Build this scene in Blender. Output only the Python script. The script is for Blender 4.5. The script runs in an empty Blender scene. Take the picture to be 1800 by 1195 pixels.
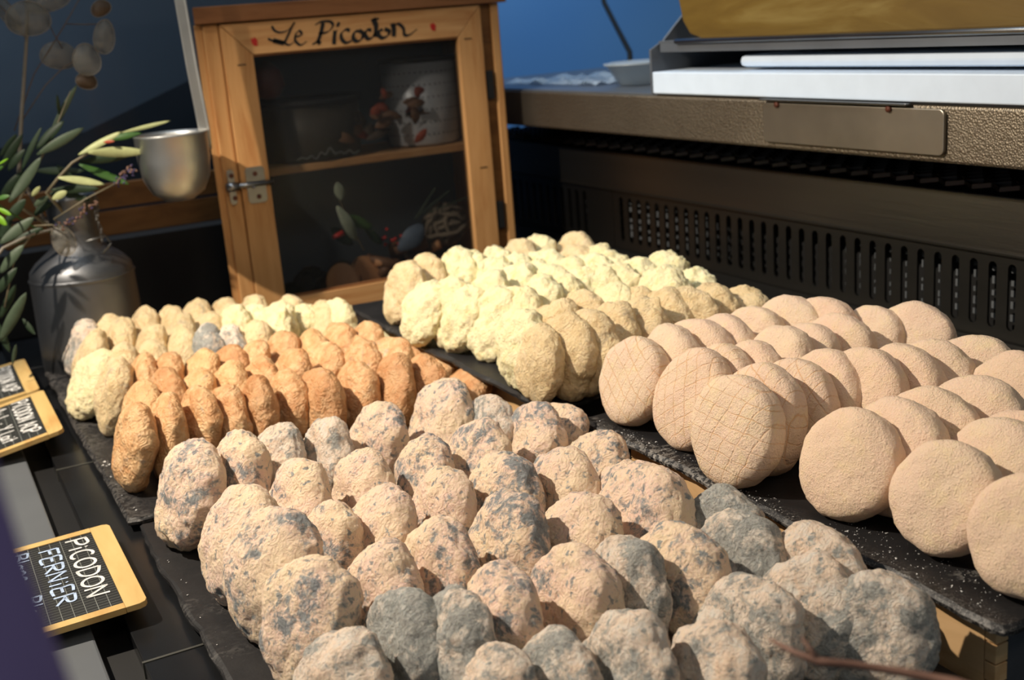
import bpy, bmesh, math, random
import numpy as np
from mathutils import Vector, Matrix, Euler, noise

random.seed(7)
R_ = math.radians
sc = bpy.context.scene
col = sc.collection

# ------------------------------------------------------------------ camera
F = 2050.0; CX = 900.0; CY = 597.5
H = 0.41                                    # camera height over the counter top
def _n(a): return a / np.linalg.norm(a)
nad = _n(np.array([600., 7400., F]))        # straight down, in camera axes (right, down, forward)
uu = np.array([-1120., -490., F]); uu -= uu @ nad * nad; uu = _n(uu)
vv = np.cross(uu, -nad)
up = -nad
CAM = np.array([0., 0., H])
def ray(x, y):
    r = np.array([(x - CX) / F, (y - CY) / F, 1.]); return np.array([r @ vv, r @ uu, r @ up])
def onz(x, y, z): r = ray(x, y); return Vector(CAM + r * (z - H) / r[2])
def onx(x, y, X): r = ray(x, y); return Vector(CAM + r * X / r[0])
def ony(x, y, Y): r = ray(x, y); return Vector(CAM + r * Y / r[1])

cd = bpy.data.cameras.new('camera'); cam = bpy.data.objects.new('camera', cd); col.objects.link(cam)
cx = Vector((vv[0], uu[0], up[0])); cdn = Vector((vv[1], uu[1], up[1])); cf = Vector((vv[2], uu[2], up[2]))
M = Matrix((( cx[0], -cdn[0], -cf[0], 0), (cx[1], -cdn[1], -cf[1], 0), (cx[2], -cdn[2], -cf[2], H), (0, 0, 0, 1)))
cam.matrix_world = M
cd.sensor_width = 23.6; cd.sensor_fit = 'HORIZONTAL'; cd.lens = F / 1800 * 23.6
cd.clip_start = 0.02; cd.clip_end = 50
cd.dof.use_dof = True; cd.dof.focus_distance = 0.86; cd.dof.aperture_fstop = 5.6
sc.camera = cam

# ------------------------------------------------------------------ light
def lin(c):
    return tuple(((v / 255) / 12.92 if v / 255 <= .04045 else ((v / 255 + .055) / 1.055) ** 2.4) for v in c) + (1,)
w = bpy.data.worlds.new('world'); sc.world = w; w.use_nodes = True
bg = w.node_tree.nodes['Background']; bg.inputs[0].default_value = (.80, .92, 1.0, 1); bg.inputs[1].default_value = .15
sd = bpy.data.lights.new('display_spotlight', 'SPOT'); sd.energy = 84; sd.shadow_soft_size = .012; sd.color = (1, .87, .71)
sd.spot_size = R_(84); sd.spot_blend = .35
sun = bpy.data.objects.new('display_spotlight', sd); col.objects.link(sun); sun.location = (-.34, 1.16, .98)
sun.rotation_euler = (Vector(sun.location) - Vector((.42, .90, 0))).to_track_quat('Z', 'Y').to_euler()
sd2 = bpy.data.lights.new('rear_fill_spot', 'SPOT'); sd2.energy = 22; sd2.shadow_soft_size = .012; sd2.color = (1, .90, .72)  # unseen extra spot, added to brighten the yellow cheeses
sd2.spot_size = R_(34); sd2.spot_blend = .7
sp2 = bpy.data.objects.new('rear_fill_spot', sd2); col.objects.link(sp2); sp2.location = (-.30, 1.42, .95)
sp2.rotation_euler = (Vector(sp2.location) - Vector((.62, 1.22, .06))).to_track_quat('Z', 'Y').to_euler()
def area(name, loc, target, size, power, color, spread=180):
    d = bpy.data.lights.new(name, 'AREA'); d.energy = power; d.size = size; d.color = color; d.spread = R_(spread)
    o = bpy.data.objects.new(name, d); col.objects.link(o); o.location = loc
    o.rotation_euler = (Vector(loc) - Vector(target)).to_track_quat('Z', 'Y').to_euler(); return o
area('worktop_fill', (.2, 1.5, 1.7), (1.3, 1.5, .3), .5, 3.6, (.72, .87, 1.0), 80)  # added cool fill without a fixture, lifts the white boards and worktop
area('partition_fill', (.0, 1.9, 1.7), (.15, 2.3, .35), .3, 3.0, (.70, .84, 1.0), 60)  # unseen fill added to lift the partition behind the plants
area('back_wall_fill', (1.2, 2.2, 1.6), (1.5, 2.75, .35), .4, 3.2, (.62, .82, 1.0), 90)  # unseen fill added to brighten the blue back wall
area('cabinet_fill', (.1, -.5, 1.6), (.6, 1.6, .2), .35, 1.2, (1, .84, .64), 70)  # unseen warm fill added for the cabinet front

sc.view_settings.view_transform = 'Standard'; sc.view_settings.look = 'None'
sc.view_settings.gamma = 1; sc.view_settings.exposure = 0.0
sc.view_settings.use_curve_mapping = False

# ------------------------------------------------------------------ materials
class NT:
    def __init__(s, name):
        m = bpy.data.materials.new(name); m.use_nodes = True; s.m = m; s.t = m.node_tree
        s.b = s.t.nodes['Principled BSDF']; s.out = s.t.nodes['Material Output']
    def n(s, kind, **kw):
        x = s.t.nodes.new(kind)
        for k, v in kw.items():
            if k.startswith('i_'):
                x.inputs[k[2:].replace('_', ' ')].default_value = v
            else: setattr(x, k, v)
        return x
    def l(s, a, b): s.t.links.new(a, b)
    def coords(s, rnd=True, scale=(1, 1, 1), rot=(0, 0, 0)):
        tc = s.n('ShaderNodeTexCoord'); mp = s.n('ShaderNodeMapping')
        mp.inputs['Scale'].default_value = scale; mp.inputs['Rotation'].default_value = rot
        s.l(tc.outputs['Object'], mp.inputs['Vector'])
        if rnd:
            oi = s.n('ShaderNodeObjectInfo'); mu = s.n('ShaderNodeMath', operation='MULTIPLY'); mu.inputs[1].default_value = 37.
            s.l(oi.outputs['Random'], mu.inputs[0])
            cb = s.n('ShaderNodeCombineXYZ'); s.l(mu.outputs[0], cb.inputs[0]); s.l(mu.outputs[0], cb.inputs[1])
            s.l(cb.outputs[0], mp.inputs['Location'])
        return mp.outputs[0]
    def noise(s, vec, scale, detail=4, rough=.55, dist=0.):
        x = s.n('ShaderNodeTexNoise'); x.inputs['Scale'].default_value = scale; x.inputs['Detail'].default_value = detail
        x.inputs['Roughness'].default_value = rough; x.inputs['Distortion'].default_value = dist; s.l(vec, x.inputs['Vector'])
        return x.outputs['Fac']
    def ramp(s, fac, stops):
        r = s.n('ShaderNodeValToRGB'); e = r.color_ramp.elements
        while len(e) < len(stops): e.new(.5)
        for el, (p, c) in zip(e, stops): el.position = p; el.color = c if len(c) == 4 else tuple(c) + (1,)
        s.l(fac, r.inputs[0]); return r.outputs[0]
    def mix(s, fac, a, b, mode='MIX'):
        x = s.n('ShaderNodeMix', data_type='RGBA', blend_type=mode)
        for sock, v in ((x.inputs['Factor'], fac), (x.inputs['A'], a), (x.inputs['B'], b)):
            pass
        def put(sock, v):
            if isinstance(v, (tuple, float, int)): sock.default_value = v
            else: s.l(v, sock)
        put(x.inputs[0], fac); put(x.inputs[6], a); put(x.inputs[7], b); return x.outputs[2]
    def math(s, op, a, b=0.):
        x = s.n('ShaderNodeMath', operation=op)
        for i, v in ((0, a), (1, b)):
            if isinstance(v, (float, int)): x.inputs[i].default_value = v
            else: s.l(v, x.inputs[i])
        return x.outputs[0]
    def bump(s, h, strength=.5, dist=.01, prev=None):
        x = s.n('ShaderNodeBump'); x.inputs['Strength'].default_value = strength; x.inputs['Distance'].default_value = dist
        s.l(h, x.inputs['Height'])
        if prev is not None: s.l(prev, x.inputs['Normal'])
        return x.outputs[0]
    def fin(s, color=None, rough=.6, metal=0., normal=None, spec=.5, sss=0.):
        for k, v in (('Base Color', color), ('Roughness', rough), ('Metallic', metal), ('Normal', normal), ('Specular IOR Level', spec)):
            if v is None: continue
            if isinstance(v, (tuple, float, int)): s.b.inputs[k].default_value = v
            else: s.l(v, s.b.inputs[k])
        if sss:
            s.b.inputs['Subsurface Weight'].default_value = sss; s.b.inputs['Subsurface Radius'].default_value = (.3, .15, .06)
            s.b.inputs['Subsurface Scale'].default_value = .02
        return s.m

def plain(name, rgb, rough=.6, metal=0., spec=.5, vary=.12, scale=40., bump=0.):
    t = NT(name); v = t.coords(False); n = t.noise(v, scale, 4)
    c = lin(rgb); d = tuple(x * (1 - vary * 2) for x in c[:3]) + (1,); e = tuple(min(1, x * (1 + vary)) for x in c[:3]) + (1,)
    cc = t.ramp(n, [(.3, d), (.7, e)])
    nb = t.bump(n, bump, .002) if bump else None
    return t.fin(cc, rough, metal, nb, spec)

def wood(name, a, b, scale=(30, 30, 3), rough=.55, knots=True):
    t = NT(name); v = t.coords(True, scale)
    n = t.noise(v, 2.2, 5, .6, .8); c = t.ramp(n, [(.28, lin(b)), (.5, lin(a)), (.75, lin(tuple(min(255, x + 12) for x in a)))])
    v2 = t.coords(True, tuple(x * .28 for x in scale)); n2 = t.noise(v2, 1.6, 2, .5, .4)
    c = t.mix(t.ramp(n2, [(.60, (0, 0, 0)), (.78, (.55, .55, .55))]), c, lin(tuple(int(x * .72) for x in b)))
    return t.fin(c, rough, 0, t.bump(n, .15, .001), .3)

def cheese_mat(kind):
    t = NT('rind_' + kind); v = t.coords(True)
    oi = t.n('ShaderNodeObjectInfo'); rnd = oi.outputs['Random']
    big = t.noise(v, 1.1, 3, .5); mid = t.noise(v, 4.6 if kind == 'blue' else 3.2, 6, .66, .4); fine = t.noise(v, 11., 8, .7, .9)
    vor = t.n('ShaderNodeTexVoronoi', feature='SMOOTH_F1'); vor.inputs['Scale'].default_value = 9.; t.l(v, vor.inputs['Vector'])
    wr = t.n('ShaderNodeTexNoise'); wr.noise_type = 'RIDGED_MULTIFRACTAL'; wr.inputs['Scale'].default_value = 13. if kind in ('white', 'net') else 6.
    wr.inputs['Detail'].default_value = 5; wr.inputs['Roughness'].default_value = .6; wr.inputs['Distortion'].default_value = 1.2; t.l(v, wr.inputs['Vector'])
    wrf = wr.outputs['Fac']
    rough = .8; spec = .25
    if kind in ('blue', 'grey'):
        base = t.ramp(big, [(.35, lin((250, 222, 190))), (.6, lin((246, 212, 194)))])
        base = t.mix(t.ramp(fine, [(.40, (0, 0, 0)), (.66, (.55, .55, .55))]), base, lin((250, 226, 186)))
        shift = t.math('MULTIPLY', t.math('SUBTRACT', rnd, .5), .10)
        m = t.math('ADD', t.math('ADD', t.math('MULTIPLY', mid, .62), t.math('MULTIPLY', big, .38)), shift)
        lo = .52 if kind == 'blue' else .47
        mask = t.ramp(m, [(lo, (0, 0, 0)), (lo + .075, (.86, .86, .86))])
        sp = t.ramp(t.noise(v, 6.5, 3, .5, .3), [(.60, (0, 0, 0)), (.67, (.8, .8, .8))])
        mask = t.mix(1., mask, sp, 'LIGHTEN')
        bl = t.ramp(fine, [(.3, lin((84, 98, 108))), (.6, lin((134, 148, 154))), (.8, lin((176, 182, 182)))])
        if kind == 'grey':
            base = t.ramp(mid, [(.35, lin((226, 218, 206))), (.6, lin((244, 214, 186)))])
            bl = t.ramp(fine, [(.3, lin((92, 102, 106))), (.55, lin((158, 164, 162))), (.8, lin((206, 204, 196)))])
        c = t.mix(mask, base, bl)
        nb = t.bump(fine, .5, .05); nb = t.bump(wrf, .24, .03, nb)
    elif kind == 'brown':
        base = t.ramp(mid, [(.30, lin((186, 132, 84))), (.47, lin((214, 166, 118))), (.62, lin((226, 188, 142))), (.8, lin((214, 184, 136)))])
        base = t.mix(t.ramp(t.noise(v, 1.9, 4, .6, .5), [(.47, (0, 0, 0)), (.68, (.6, .6, .6))]), base, lin((190, 124, 72)))
        gm = t.ramp(t.noise(v, 2.7, 6, .7, .6), [(.60, (0, 0, 0)), (.70, (.7, .7, .7))])
        c = t.mix(gm, base, t.ramp(fine, [(.4, lin((128, 118, 104))), (.62, lin((206, 196, 182)))]))
        c = t.mix(t.ramp(rnd, [(.0, (.5, .5, .5)), (.45, (0, 0, 0))]), c, lin((170, 116, 72)))
        c = t.mix(t.ramp(rnd, [(.55, (0, 0, 0)), (1., (.5, .5, .5))]), c, lin((228, 188, 134)))
        nb = t.bump(fine, .3, .03); nb = t.bump(wrf, .30, .03, nb); rough = .48; spec = .4
    elif kind == 'yellow':
        base = t.ramp(mid, [(.32, lin((232, 214, 154))), (.5, lin((244, 236, 192))), (.7, lin((242, 226, 188)))])
        base = t.mix(t.ramp(rnd, [(0., (0, 0, 0)), (1., (.55, .55, .55))]), base, lin((236, 214, 166)))
        gm = t.ramp(t.noise(v, 2.3, 6, .7, .5), [(.56, (0, 0, 0)), (.70, (.75, .75, .75))])
        c = t.mix(gm, base, lin((172, 160, 128)))
        nb = t.bump(fine, .45, .05); nb = t.bump(wrf, .25, .03, nb); rough = .6
    elif kind == 'tan':
        base = t.ramp(mid, [(.32, lin((222, 192, 144))), (.5, lin((240, 214, 168))), (.7, lin((242, 218, 178)))])
        gm = t.ramp(t.noise(v, 2.2, 6, .7, .5), [(.55, (0, 0, 0)), (.72, (.7, .7, .7))])
        c = t.mix(gm, base, t.ramp(rnd, [(.3, lin((190, 160, 108))), (.8, lin((150, 146, 134)))]))
        nb = t.bump(fine, .5, .05); nb = t.bump(wrf, .3, .03, nb); rough = .6
    else:
        base = t.ramp(big, [(.3, lin((240, 214, 184))), (.6, lin((240, 210, 184)))])
        base = t.mix(t.ramp(mid, [(.5, (0, 0, 0)), (.75, (.6, .6, .6))]), base, lin((246, 224, 172)))
        base = t.mix(t.math('MULTIPLY', rnd, .3), base, lin((240, 198, 170)))
        c = base
        nb = t.bump(wrf, .26, .02); nb = t.bump(fine, .42, .03, nb)
        if kind == 'net':
            vo = t.coords(False, (1, 1, 1), (R_(38), 0, 0))
            sx = t.n('ShaderNodeSeparateXYZ'); t.l(vo, sx.inputs[0])
            wob = t.math('MULTIPLY', t.math('SUBTRACT', t.noise(v, 2.2, 2), .5), .14)
            def lines(ax, fr, ang):
                a = t.math('ADD', t.math('ADD', t.math('MULTIPLY', sx.outputs[1], math.cos(ang)), t.math('MULTIPLY', sx.outputs[2], math.sin(ang))), wob)
                f = t.math('FRACT', t.math('MULTIPLY', a, fr)); d = t.math('ABSOLUTE', t.math('SUBTRACT', f, .5))
                return d
            d = t.math('MINIMUM', lines(1, 3.9, 0.2), lines(2, 3.4, 1.45))
            g = t.ramp(d, [(.0, (0, 0, 0)), (.06, (1, 1, 1))])
            gr = t.n('ShaderNodeRGBToBW'); t.l(g, gr.inputs[0])
            brk = t.ramp(t.noise(v, 2.0, 3), [(.42, (1, 1, 1)), (.62, (.35, .35, .35))])
            inv = t.mix(1., t.mix(1., (1, 1, 1, 1), g, 'SUBTRACT'), brk, 'MULTIPLY')
            c = t.mix(t.mix(1., inv, (.7, .7, .7, 1), 'MULTIPLY'), c, lin((228, 172, 112)))
            nb = t.bump(gr.outputs[0], .30, .025, nb)
    return t.fin(c, rough, 0, nb, spec, .12)

MAT = {k: cheese_mat(k) for k in ('blue', 'grey', 'brown', 'yellow', 'tan', 'white', 'net')}
M_slate = None
def slate_mat(name, powder):
    t = NT(name); v = t.coords(False); n = t.noise(v, 30, 6, .6); n2 = t.noise(v, 9, 6, .75, .6); n3 = t.noise(v, 260, 3, .6)
    c = t.ramp(n, [(.3, lin((22, 22, 24))), (.7, lin((36, 35, 36)))])
    m = t.math('MULTIPLY', t.math('SUBTRACT', n2, .56), 6.); m = t.math('MULTIPLY', m, t.math('GREATER_THAN', n3, .52))
    sx = t.n('ShaderNodeSeparateXYZ'); t.l(v, sx.inputs[0]); eg = t.math('MULTIPLY', t.math('MAXIMUM', t.math('SUBTRACT', -.182, sx.outputs[0]), 0.), 34.)
    m = t.math('ADD', m, t.math('MULTIPLY', eg, t.math('GREATER_THAN', n3, .50)))
    if powder: c = t.mix(t.ramp(m, [(.0, (0, 0, 0)), (.9, (powder,) * 3)]), c, lin((190, 185, 178)))
    return t.fin(c, .5, 0, t.bump(n, .5, .002), .4)
M_slate = slate_mat('slate', .12); M_slate_p = slate_mat('slate_floured', .5)
M_pine = wood('pine_wood', (192, 144, 92), (168, 112, 64))
M_pine_h = wood('pine_wood_across', (194, 148, 98), (172, 118, 70), (3, 30, 30))
M_dkwood = wood('dark_brown_wood', (128, 84, 50), (96, 60, 36), (3, 30, 30))
M_box = wood('box_wood', (214, 176, 128), (196, 152, 104), (20, 4, 30))
M_boxshade = plain('box_painted_shade', (70, 74, 80), .6)  # grey paint stands in for shade on the wooden end panel
M_crate = wood('crate_wood', (116, 78, 40), (88, 56, 28), (4, 20, 20))
M_tile = plain('black_tile', (24, 25, 27), .28, vary=.2, scale=12)
M_groove = plain('dark_groove', (8, 8, 9), .6)
M_strip = plain('grey_rail', (94, 98, 102), .45, vary=.05, scale=6)
M_joint = plain('joint_strip', (110, 110, 104), .35, .6)
M_black = plain('matt_black', (12, 12, 13), .7)
def metal(name, rgb, rough, bump=0, bscale=300, aniso=None, metallic=1.):
    t = NT(name); v = t.coords(False, aniso or (1, 1, 1)); n = t.noise(v, bscale, 3, .6); n2 = t.noise(v, 7, 4, .6)
    c = t.ramp(n2, [(.3, lin(tuple(int(x * .85) for x in rgb))), (.7, lin(rgb))])
    return t.fin(c, rough, metallic, t.bump(n, bump, .002) if bump else None)
M_alu = metal('old_aluminium', (122, 124, 128), .48, .12, 60)
M_ladle = metal('bright_aluminium', (205, 205, 202), .42, .08, 50)
M_steel = metal('steel', (150, 150, 150), .3, .04, 400)
M_brush = metal('brushed_steel', (128, 124, 118), .36, .1, 200, (1, .05, 1))
M_vent = metal('vent_steel', (100, 98, 94), .38, .06, 200, (1, .05, 1))
def hammered():
    t = NT('hammered_steel'); v = t.coords(False); x = t.n('ShaderNodeTexVoronoi'); x.inputs['Scale'].default_value = 520.; t.l(v, x.inputs['Vector'])
    n = t.noise(v, 5, 3)
    return t.fin(t.ramp(n, [(.3, lin((118, 108, 94))), (.7, lin((140, 130, 114)))]), .5, 1., t.bump(x.outputs['Distance'], .35, .002))
M_ham = hammered()
M_plate = metal('plate_steel', (175, 166, 152), .42, .04, 120)
M_white = plain('white_board', (206, 220, 236), .45, vary=.02)
M_scale = metal('cutter_metal', (118, 124, 132), .4, .03, 100, None, .5)
M_chain = metal('chain_steel', (120, 120, 118), .4)
M_screw = plain('rusty_screw', (92, 50, 36), .6, .3)
M_ink = plain('black_paint', (14, 14, 16), .5)
M_red = plain('red_paint', (176, 30, 22), .5)
M_chalk = plain('chalk', (222, 222, 220), .9, vary=.15, scale=300)
M_chalkb = plain('blue_white_chalk', (176, 196, 226), .9, vary=.15, scale=300)
M_board = plain('blackboard', (16, 18, 18), .6)
M_line = plain('board_line', (120, 124, 120), .8)
M_tagwood = wood('tag_pine', (200, 168, 108), (184, 142, 84), (18, 3, 18))
M_purple = plain('purple_cloth', (140, 122, 176), .9, vary=.1, scale=8)
M_twig = wood('twig_bark', (128, 96, 82), (88, 60, 50), (10, 10, 10))
def leafm(name, rgb, spec=.3, rough=.5):
    t = NT(name); v = t.coords(True); n = t.noise(v, 120, 3)
    c = lin(rgb); return t.fin(t.ramp(n, [(.3, tuple(x * .8 for x in c[:3]) + (1,)), (.7, c)]), rough, 0, None, spec)
M_leafL = leafm('pale_leaf', (166, 172, 122)); M_leafM = leafm('grey_green_leaf', (72, 86, 68)); M_leafD = leafm('dark_leaf', (40, 56, 38)); M_leafG = leafm('green_leaf', (58, 92, 40)); M_leafB = leafm('bright_leaf', (104, 150, 34))
M_stem = leafm('woody_stem', (112, 104, 84)); M_stemw = leafm('pale_stem', (128, 122, 112))
M_lav = leafm('lavender_bud', (66, 58, 92)); M_lavb = leafm('dry_lavender_bud', (120, 92, 78))
def honesty():
    t = NT('honesty_pod'); v = t.coords(True); n = t.noise(v, 60, 5, .6, 1.)
    c = t.ramp(n, [(.3, lin((92, 92, 88))), (.6, lin((140, 138, 130)))])
    t.b.inputs['Alpha'].default_value = .5
    return t.fin(c, .45, 0, t.bump(n, .4, .002))
M_pod = honesty(); M_podb = leafm('brown_pod', (92, 76, 62))
def wallm(name, a, b, sc_=2.):
    t = NT(name); v = t.coords(False); n = t.noise(v, sc_, 2, .4)
    return t.fin(t.ramp(n, [(.3, lin(a)), (.7, lin(b))]), .8)
M_wall = wallm('blue_wall', (88, 146, 212), (112, 166, 222)); M_dwall = wallm('navy_wall', (96, 112, 130), (124, 142, 160)); M_floor = wallm('grey_floor', (70, 68, 64), (90, 86, 80))
def glass(name, tint, alpha, rough=.08):
    t = NT(name); t.b.inputs['Alpha'].default_value = alpha
    return t.fin(lin(tint), rough, 0, None, .5)
M_smoke = glass('smoked_glass', (44, 54, 64), .35, .1); M_pane = glass('screen_pane', (30, 34, 38), .33, .3)
M_plastic = glass('clear_plastic', (190, 200, 206), .6, .2)
def wheel():
    t = NT('hard_cheese_rind'); v = t.coords(False, (1, 1, 6)); n = t.noise(v, 5, 5, .6, .6)
    return t.fin(t.ramp(n, [(.3, lin((84, 62, 20))), (.55, lin((102, 80, 32))), (.75, lin((124, 106, 58)))]), .42, 0, t.bump(n, .15, .004))
M_wheel = wheel()

# ------------------------------------------------------------------ mesh helpers
class MB:
    def __init__(s): s.v = []; s.f = []
    def add(s, vs, fs):
        o = len(s.v); s.v += [tuple(x) for x in vs]; s.f += [tuple(i + o for i in q) for q in fs]; return s
    def box(s, a, b, m=None):
        x0, y0, z0 = a; x1, y1, z1 = b
        vs = [(x0, y0, z0), (x1, y0, z0), (x1, y1, z0), (x0, y1, z0), (x0, y0, z1), (x1, y0, z1), (x1, y1, z1), (x0, y1, z1)]
        if m is not None: vs = [m @ Vector(q) for q in vs]
        return s.add(vs, [(0, 3, 2, 1), (4, 5, 6, 7), (0, 1, 5, 4), (1, 2, 6, 5), (2, 3, 7, 6), (3, 0, 4, 7)])
    def tube(s, pts, rad, n=8, cap=True):
        pts = [Vector(p) for p in pts]; rad = rad if isinstance(rad, (list, tuple)) else [rad] * len(pts)
        rings = []; side = None
        for i, p in enumerate(pts):
            d = (pts[min(i + 1, len(pts) - 1)] - pts[max(i - 1, 0)]).normalized()
            if side is None:
                side = d.orthogonal().normalized()
            side = (side - d * side.dot(d)).normalized(); b = d.cross(side)
            rings.append([p + (side * math.cos(k * 2 * math.pi / n) + b * math.sin(k * 2 * math.pi / n)) * rad[i] for k in range(n)])
        vs = [q for r in rings for q in r]; fs = []
        for i in range(len(rings) - 1):
            for k in range(n):
                fs.append((i * n + k, i * n + (k + 1) % n, (i + 1) * n + (k + 1) % n, (i + 1) * n + k))
        if cap: fs += [tuple(range(n))[::-1], tuple((len(rings) - 1) * n + k for k in range(n))]
        return s.add(vs, fs)
    def lathe(s, prof, c=(0, 0, 0), n=40, sq=(1, 1)):
        vs = []; fs = []
        for r, z in prof:
            for k in range(n):
                a = 2 * math.pi * k / n; vs.append((c[0] + r * math.cos(a) * sq[0], c[1] + r * math.sin(a) * sq[1], c[2] + z))
        for i in range(len(prof) - 1):
            for k in range(n): fs.append((i * n + k, i * n + (k + 1) % n, (i + 1) * n + (k + 1) % n, (i + 1) * n + k))
        return s.add(vs, fs)
    def prism(s, poly, n_vec):
        k = len(poly); n_vec = Vector(n_vec)
        vs = [Vector(p) for p in poly] + [Vector(p) + n_vec for p in poly]
        fs = [tuple(range(k))[::-1], tuple(range(k, 2 * k))] + [(i, (i + 1) % k, (i + 1) % k + k, i + k) for i in range(k)]
        return s.add(vs, fs)
    def build(s, name, mat, parent=None, smooth=False, bevel=0., origin=None):
        me = bpy.data.meshes.new(name)
        o0 = Vector(origin) if origin is not None else (Vector(parent.get('_o', (0, 0, 0))) if parent else Vector((0, 0, 0)))
        me.from_pydata([tuple(Vector(q) - o0) for q in s.v], [], s.f); me.update()
        bm = bmesh.new(); bm.from_mesh(me); bmesh.ops.recalc_face_normals(bm, faces=bm.faces); bm.to_mesh(me); bm.free()
        if mat: me.materials.append(mat)
        if smooth: me.shade_smooth()
        o = bpy.data.objects.new(name, me); col.objects.link(o)
        if parent: o.parent = parent
        if origin is not None: o.location = origin
        if bevel:
            md = o.modifiers.new('bevel', 'BEVEL'); md.width = bevel; md.segments = 2; md.limit_method = 'ANGLE'
        return o
def tag(o, label=None, cat=None, group=None, kind=None):
    if label: o['label'] = label
    if cat: o['category'] = cat
    if group: o['group'] = group
    if kind: o['kind'] = kind
    return o
ORG = {}
def thing(name, label, cat, loc=(0, 0, 0), group=None):
    o = bpy.data.objects.new(name, None); col.objects.link(o); o.location = loc; o.empty_display_size = .02
    o['_o'] = tuple(loc); tag(o, label, cat, group); return o

# ------------------------------------------------------------------ setting
tag(MB().box((-2.5, -1.5, -.95), (4, 4, -.9)).build('floor', M_floor), kind='structure')
tag(MB().box((-2.5, 2.75, -.9), (4, 2.85, 2.4)).build('wall_back', M_wall), kind='structure')
tag(MB().box((-2.5, 2.30, -.9), (.80, 2.32, 1.3)).build('wall_partition', M_dwall), kind='structure')

base = thing('display_counter', 'black tiled display counter carrying all the cheese slates', 'counter', (0, 0, -.9))
MB().box((-.26, .1, -.9), (.95, 2.2, -.012)).build('counter_body', M_groove, base)
MB().box((-.25, .1, -.0119), (.060, 2.2, .002)).build('customer_rail', M_strip, base, bevel=.002)['label'] = 'plain grey metal rail along the customer side'
xs = [.083, .505, .93]; ys = [.32, .77, 1.22, 1.67, 2.12]
for i in range(2):
    for j in range(4):
        MB().box((xs[i] + .001, ys[j] + .0015, -.0119), (xs[i + 1] - .001, ys[j + 1] - .0015, 0)).build('tile', M_tile, base, bevel=.0008)
for j in (1, 2):
    MB().box((.083, ys[j] - .0012, -.0119), (.93, ys[j] + .0012, .0005)).build('joint_strip', M_joint, base)

# slates --------------------------------------------------------------
def slate(x0, y0, x1, y1, z, label, mat, amp=.003):
    rnd = random.Random(int(x0 * 1000 + y0 * 777)); pts = []
    def edge(a, b, n=46):
        a = Vector(a); b = Vector(b); d = (b - a); nn = Vector((d.y, -d.x, 0)).normalized(); out = []
        for i in range(n):
            q = i / n; c = a + d * q
            k = noise.noise(c * 22) * amp + noise.noise(c * 90) * amp * .5
            e = min(q, 1 - q) * d.length
            if e < .008: k -= (.008 - e) * .35
            out.append(c + nn * k)
        return out
    pts = edge((x0, y0, 0), (x1, y0, 0)) + edge((x1, y0, 0), (x1, y1, 0)) + edge((x1, y1, 0), (x0, y1, 0)) + edge((x0, y1, 0), (x0, y0, 0))
    c = Vector(((x0 + x1) / 2, (y0 + y1) / 2, 0)); th = .0055
    m = MB(); k = len(pts)
    lay = []
    for (ins, zz) in ((.000, z - th), (-.0005, z - th * .5), (.0012, z - th * .25), (.0035, z)):
        ring = []
        for p in pts:
            d = (c - p).normalized(); j = noise.noise(Vector((p.x, p.y, zz * 40)) * 120) * .0010
            ring.append(p + d * (ins + j) + Vector((0, 0, zz)))
        lay.append(ring)
    vs = [q for r in lay for q in r]; fs = []
    for i in range(3):
        for q in range(k): fs.append((i * k + q, i * k + (q + 1) % k, (i + 1) * k + (q + 1) % k, (i + 1) * k + q))
    fs += [tuple(range(k))[::-1], tuple(range(3 * k, 4 * k))]
    o = m.add(vs, fs).build('slate_board', mat, origin=(c.x, c.y, z - th))
    return tag(o, label, 'slate', 'dark slate boards under the cheeses')
slate(.118, 1.005, .56, 1.60, .012, 'black slate board under the brown-rinded cheeses, back left', M_slate)
slate(.123, .40, .50, .992, .012, 'black slate board under the blue-mottled cheeses, nearest the camera', M_slate)
ZR = .062
slate(.482, .895, .87, 1.43, ZR, 'black slate board under the yellow cheeses beside the glazed cabinet', M_slate)
slate(.492, .395, .893, .852, ZR, 'floury black slate board under the white cheeses on the right', M_slate_p, .004)

# wooden boxes --------------------------------------------------------
def wbox(y0, y1, label):
    t = thing('wooden_box', label, 'box', (.502, y0, 0), 'upturned wooden boxes under the right-hand slates'); x0, x1, z1, w_ = .504, .872, .0545, .010
    MB().box((x0, y0 + .0085, 0.0003), (x0 + w_, y1 - .0085, z1)).build('side_panel', M_box, t)
    MB().box((x1 - w_, y0 + .0085, 0.0003), (x1, y1 - .0085, z1)).build('side_panel', M_box, t)
    MB().box((x0 + w_, y1 - .008, 0.0003), (x1 - w_, y1, z1)).build('end_panel', M_box, t)
    o = MB().box((x0 + w_ + .0002, y0 + .0002, 0.0003), (x1 - w_, y0 + .008, z1)).build('end_panel', M_boxshade, t); o['label'] = 'end panel with bluish shade painted in'
    for i, (za, zb) in enumerate(((.0003, .0135), (.0147, .0265), (.0277, .0395), (.0407, .0545))):
        for yy in (y0, y1 - .008):
            MB().box((x0, yy, za), (x0 + w_, yy + .008, zb)).build('finger_joint', M_box, t, bevel=.0004)
    MB().box((x0 + w_, y0 + .0085, .048), (x1 - w_, y1 - .0085, .0545)).build('top_board', M_box, t)
wbox(.412, .790, 'pale finger-jointed wooden box under the white cheese slate')
wbox(.925, 1.36, 'pale wooden box under the yellow cheese slate')

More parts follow.
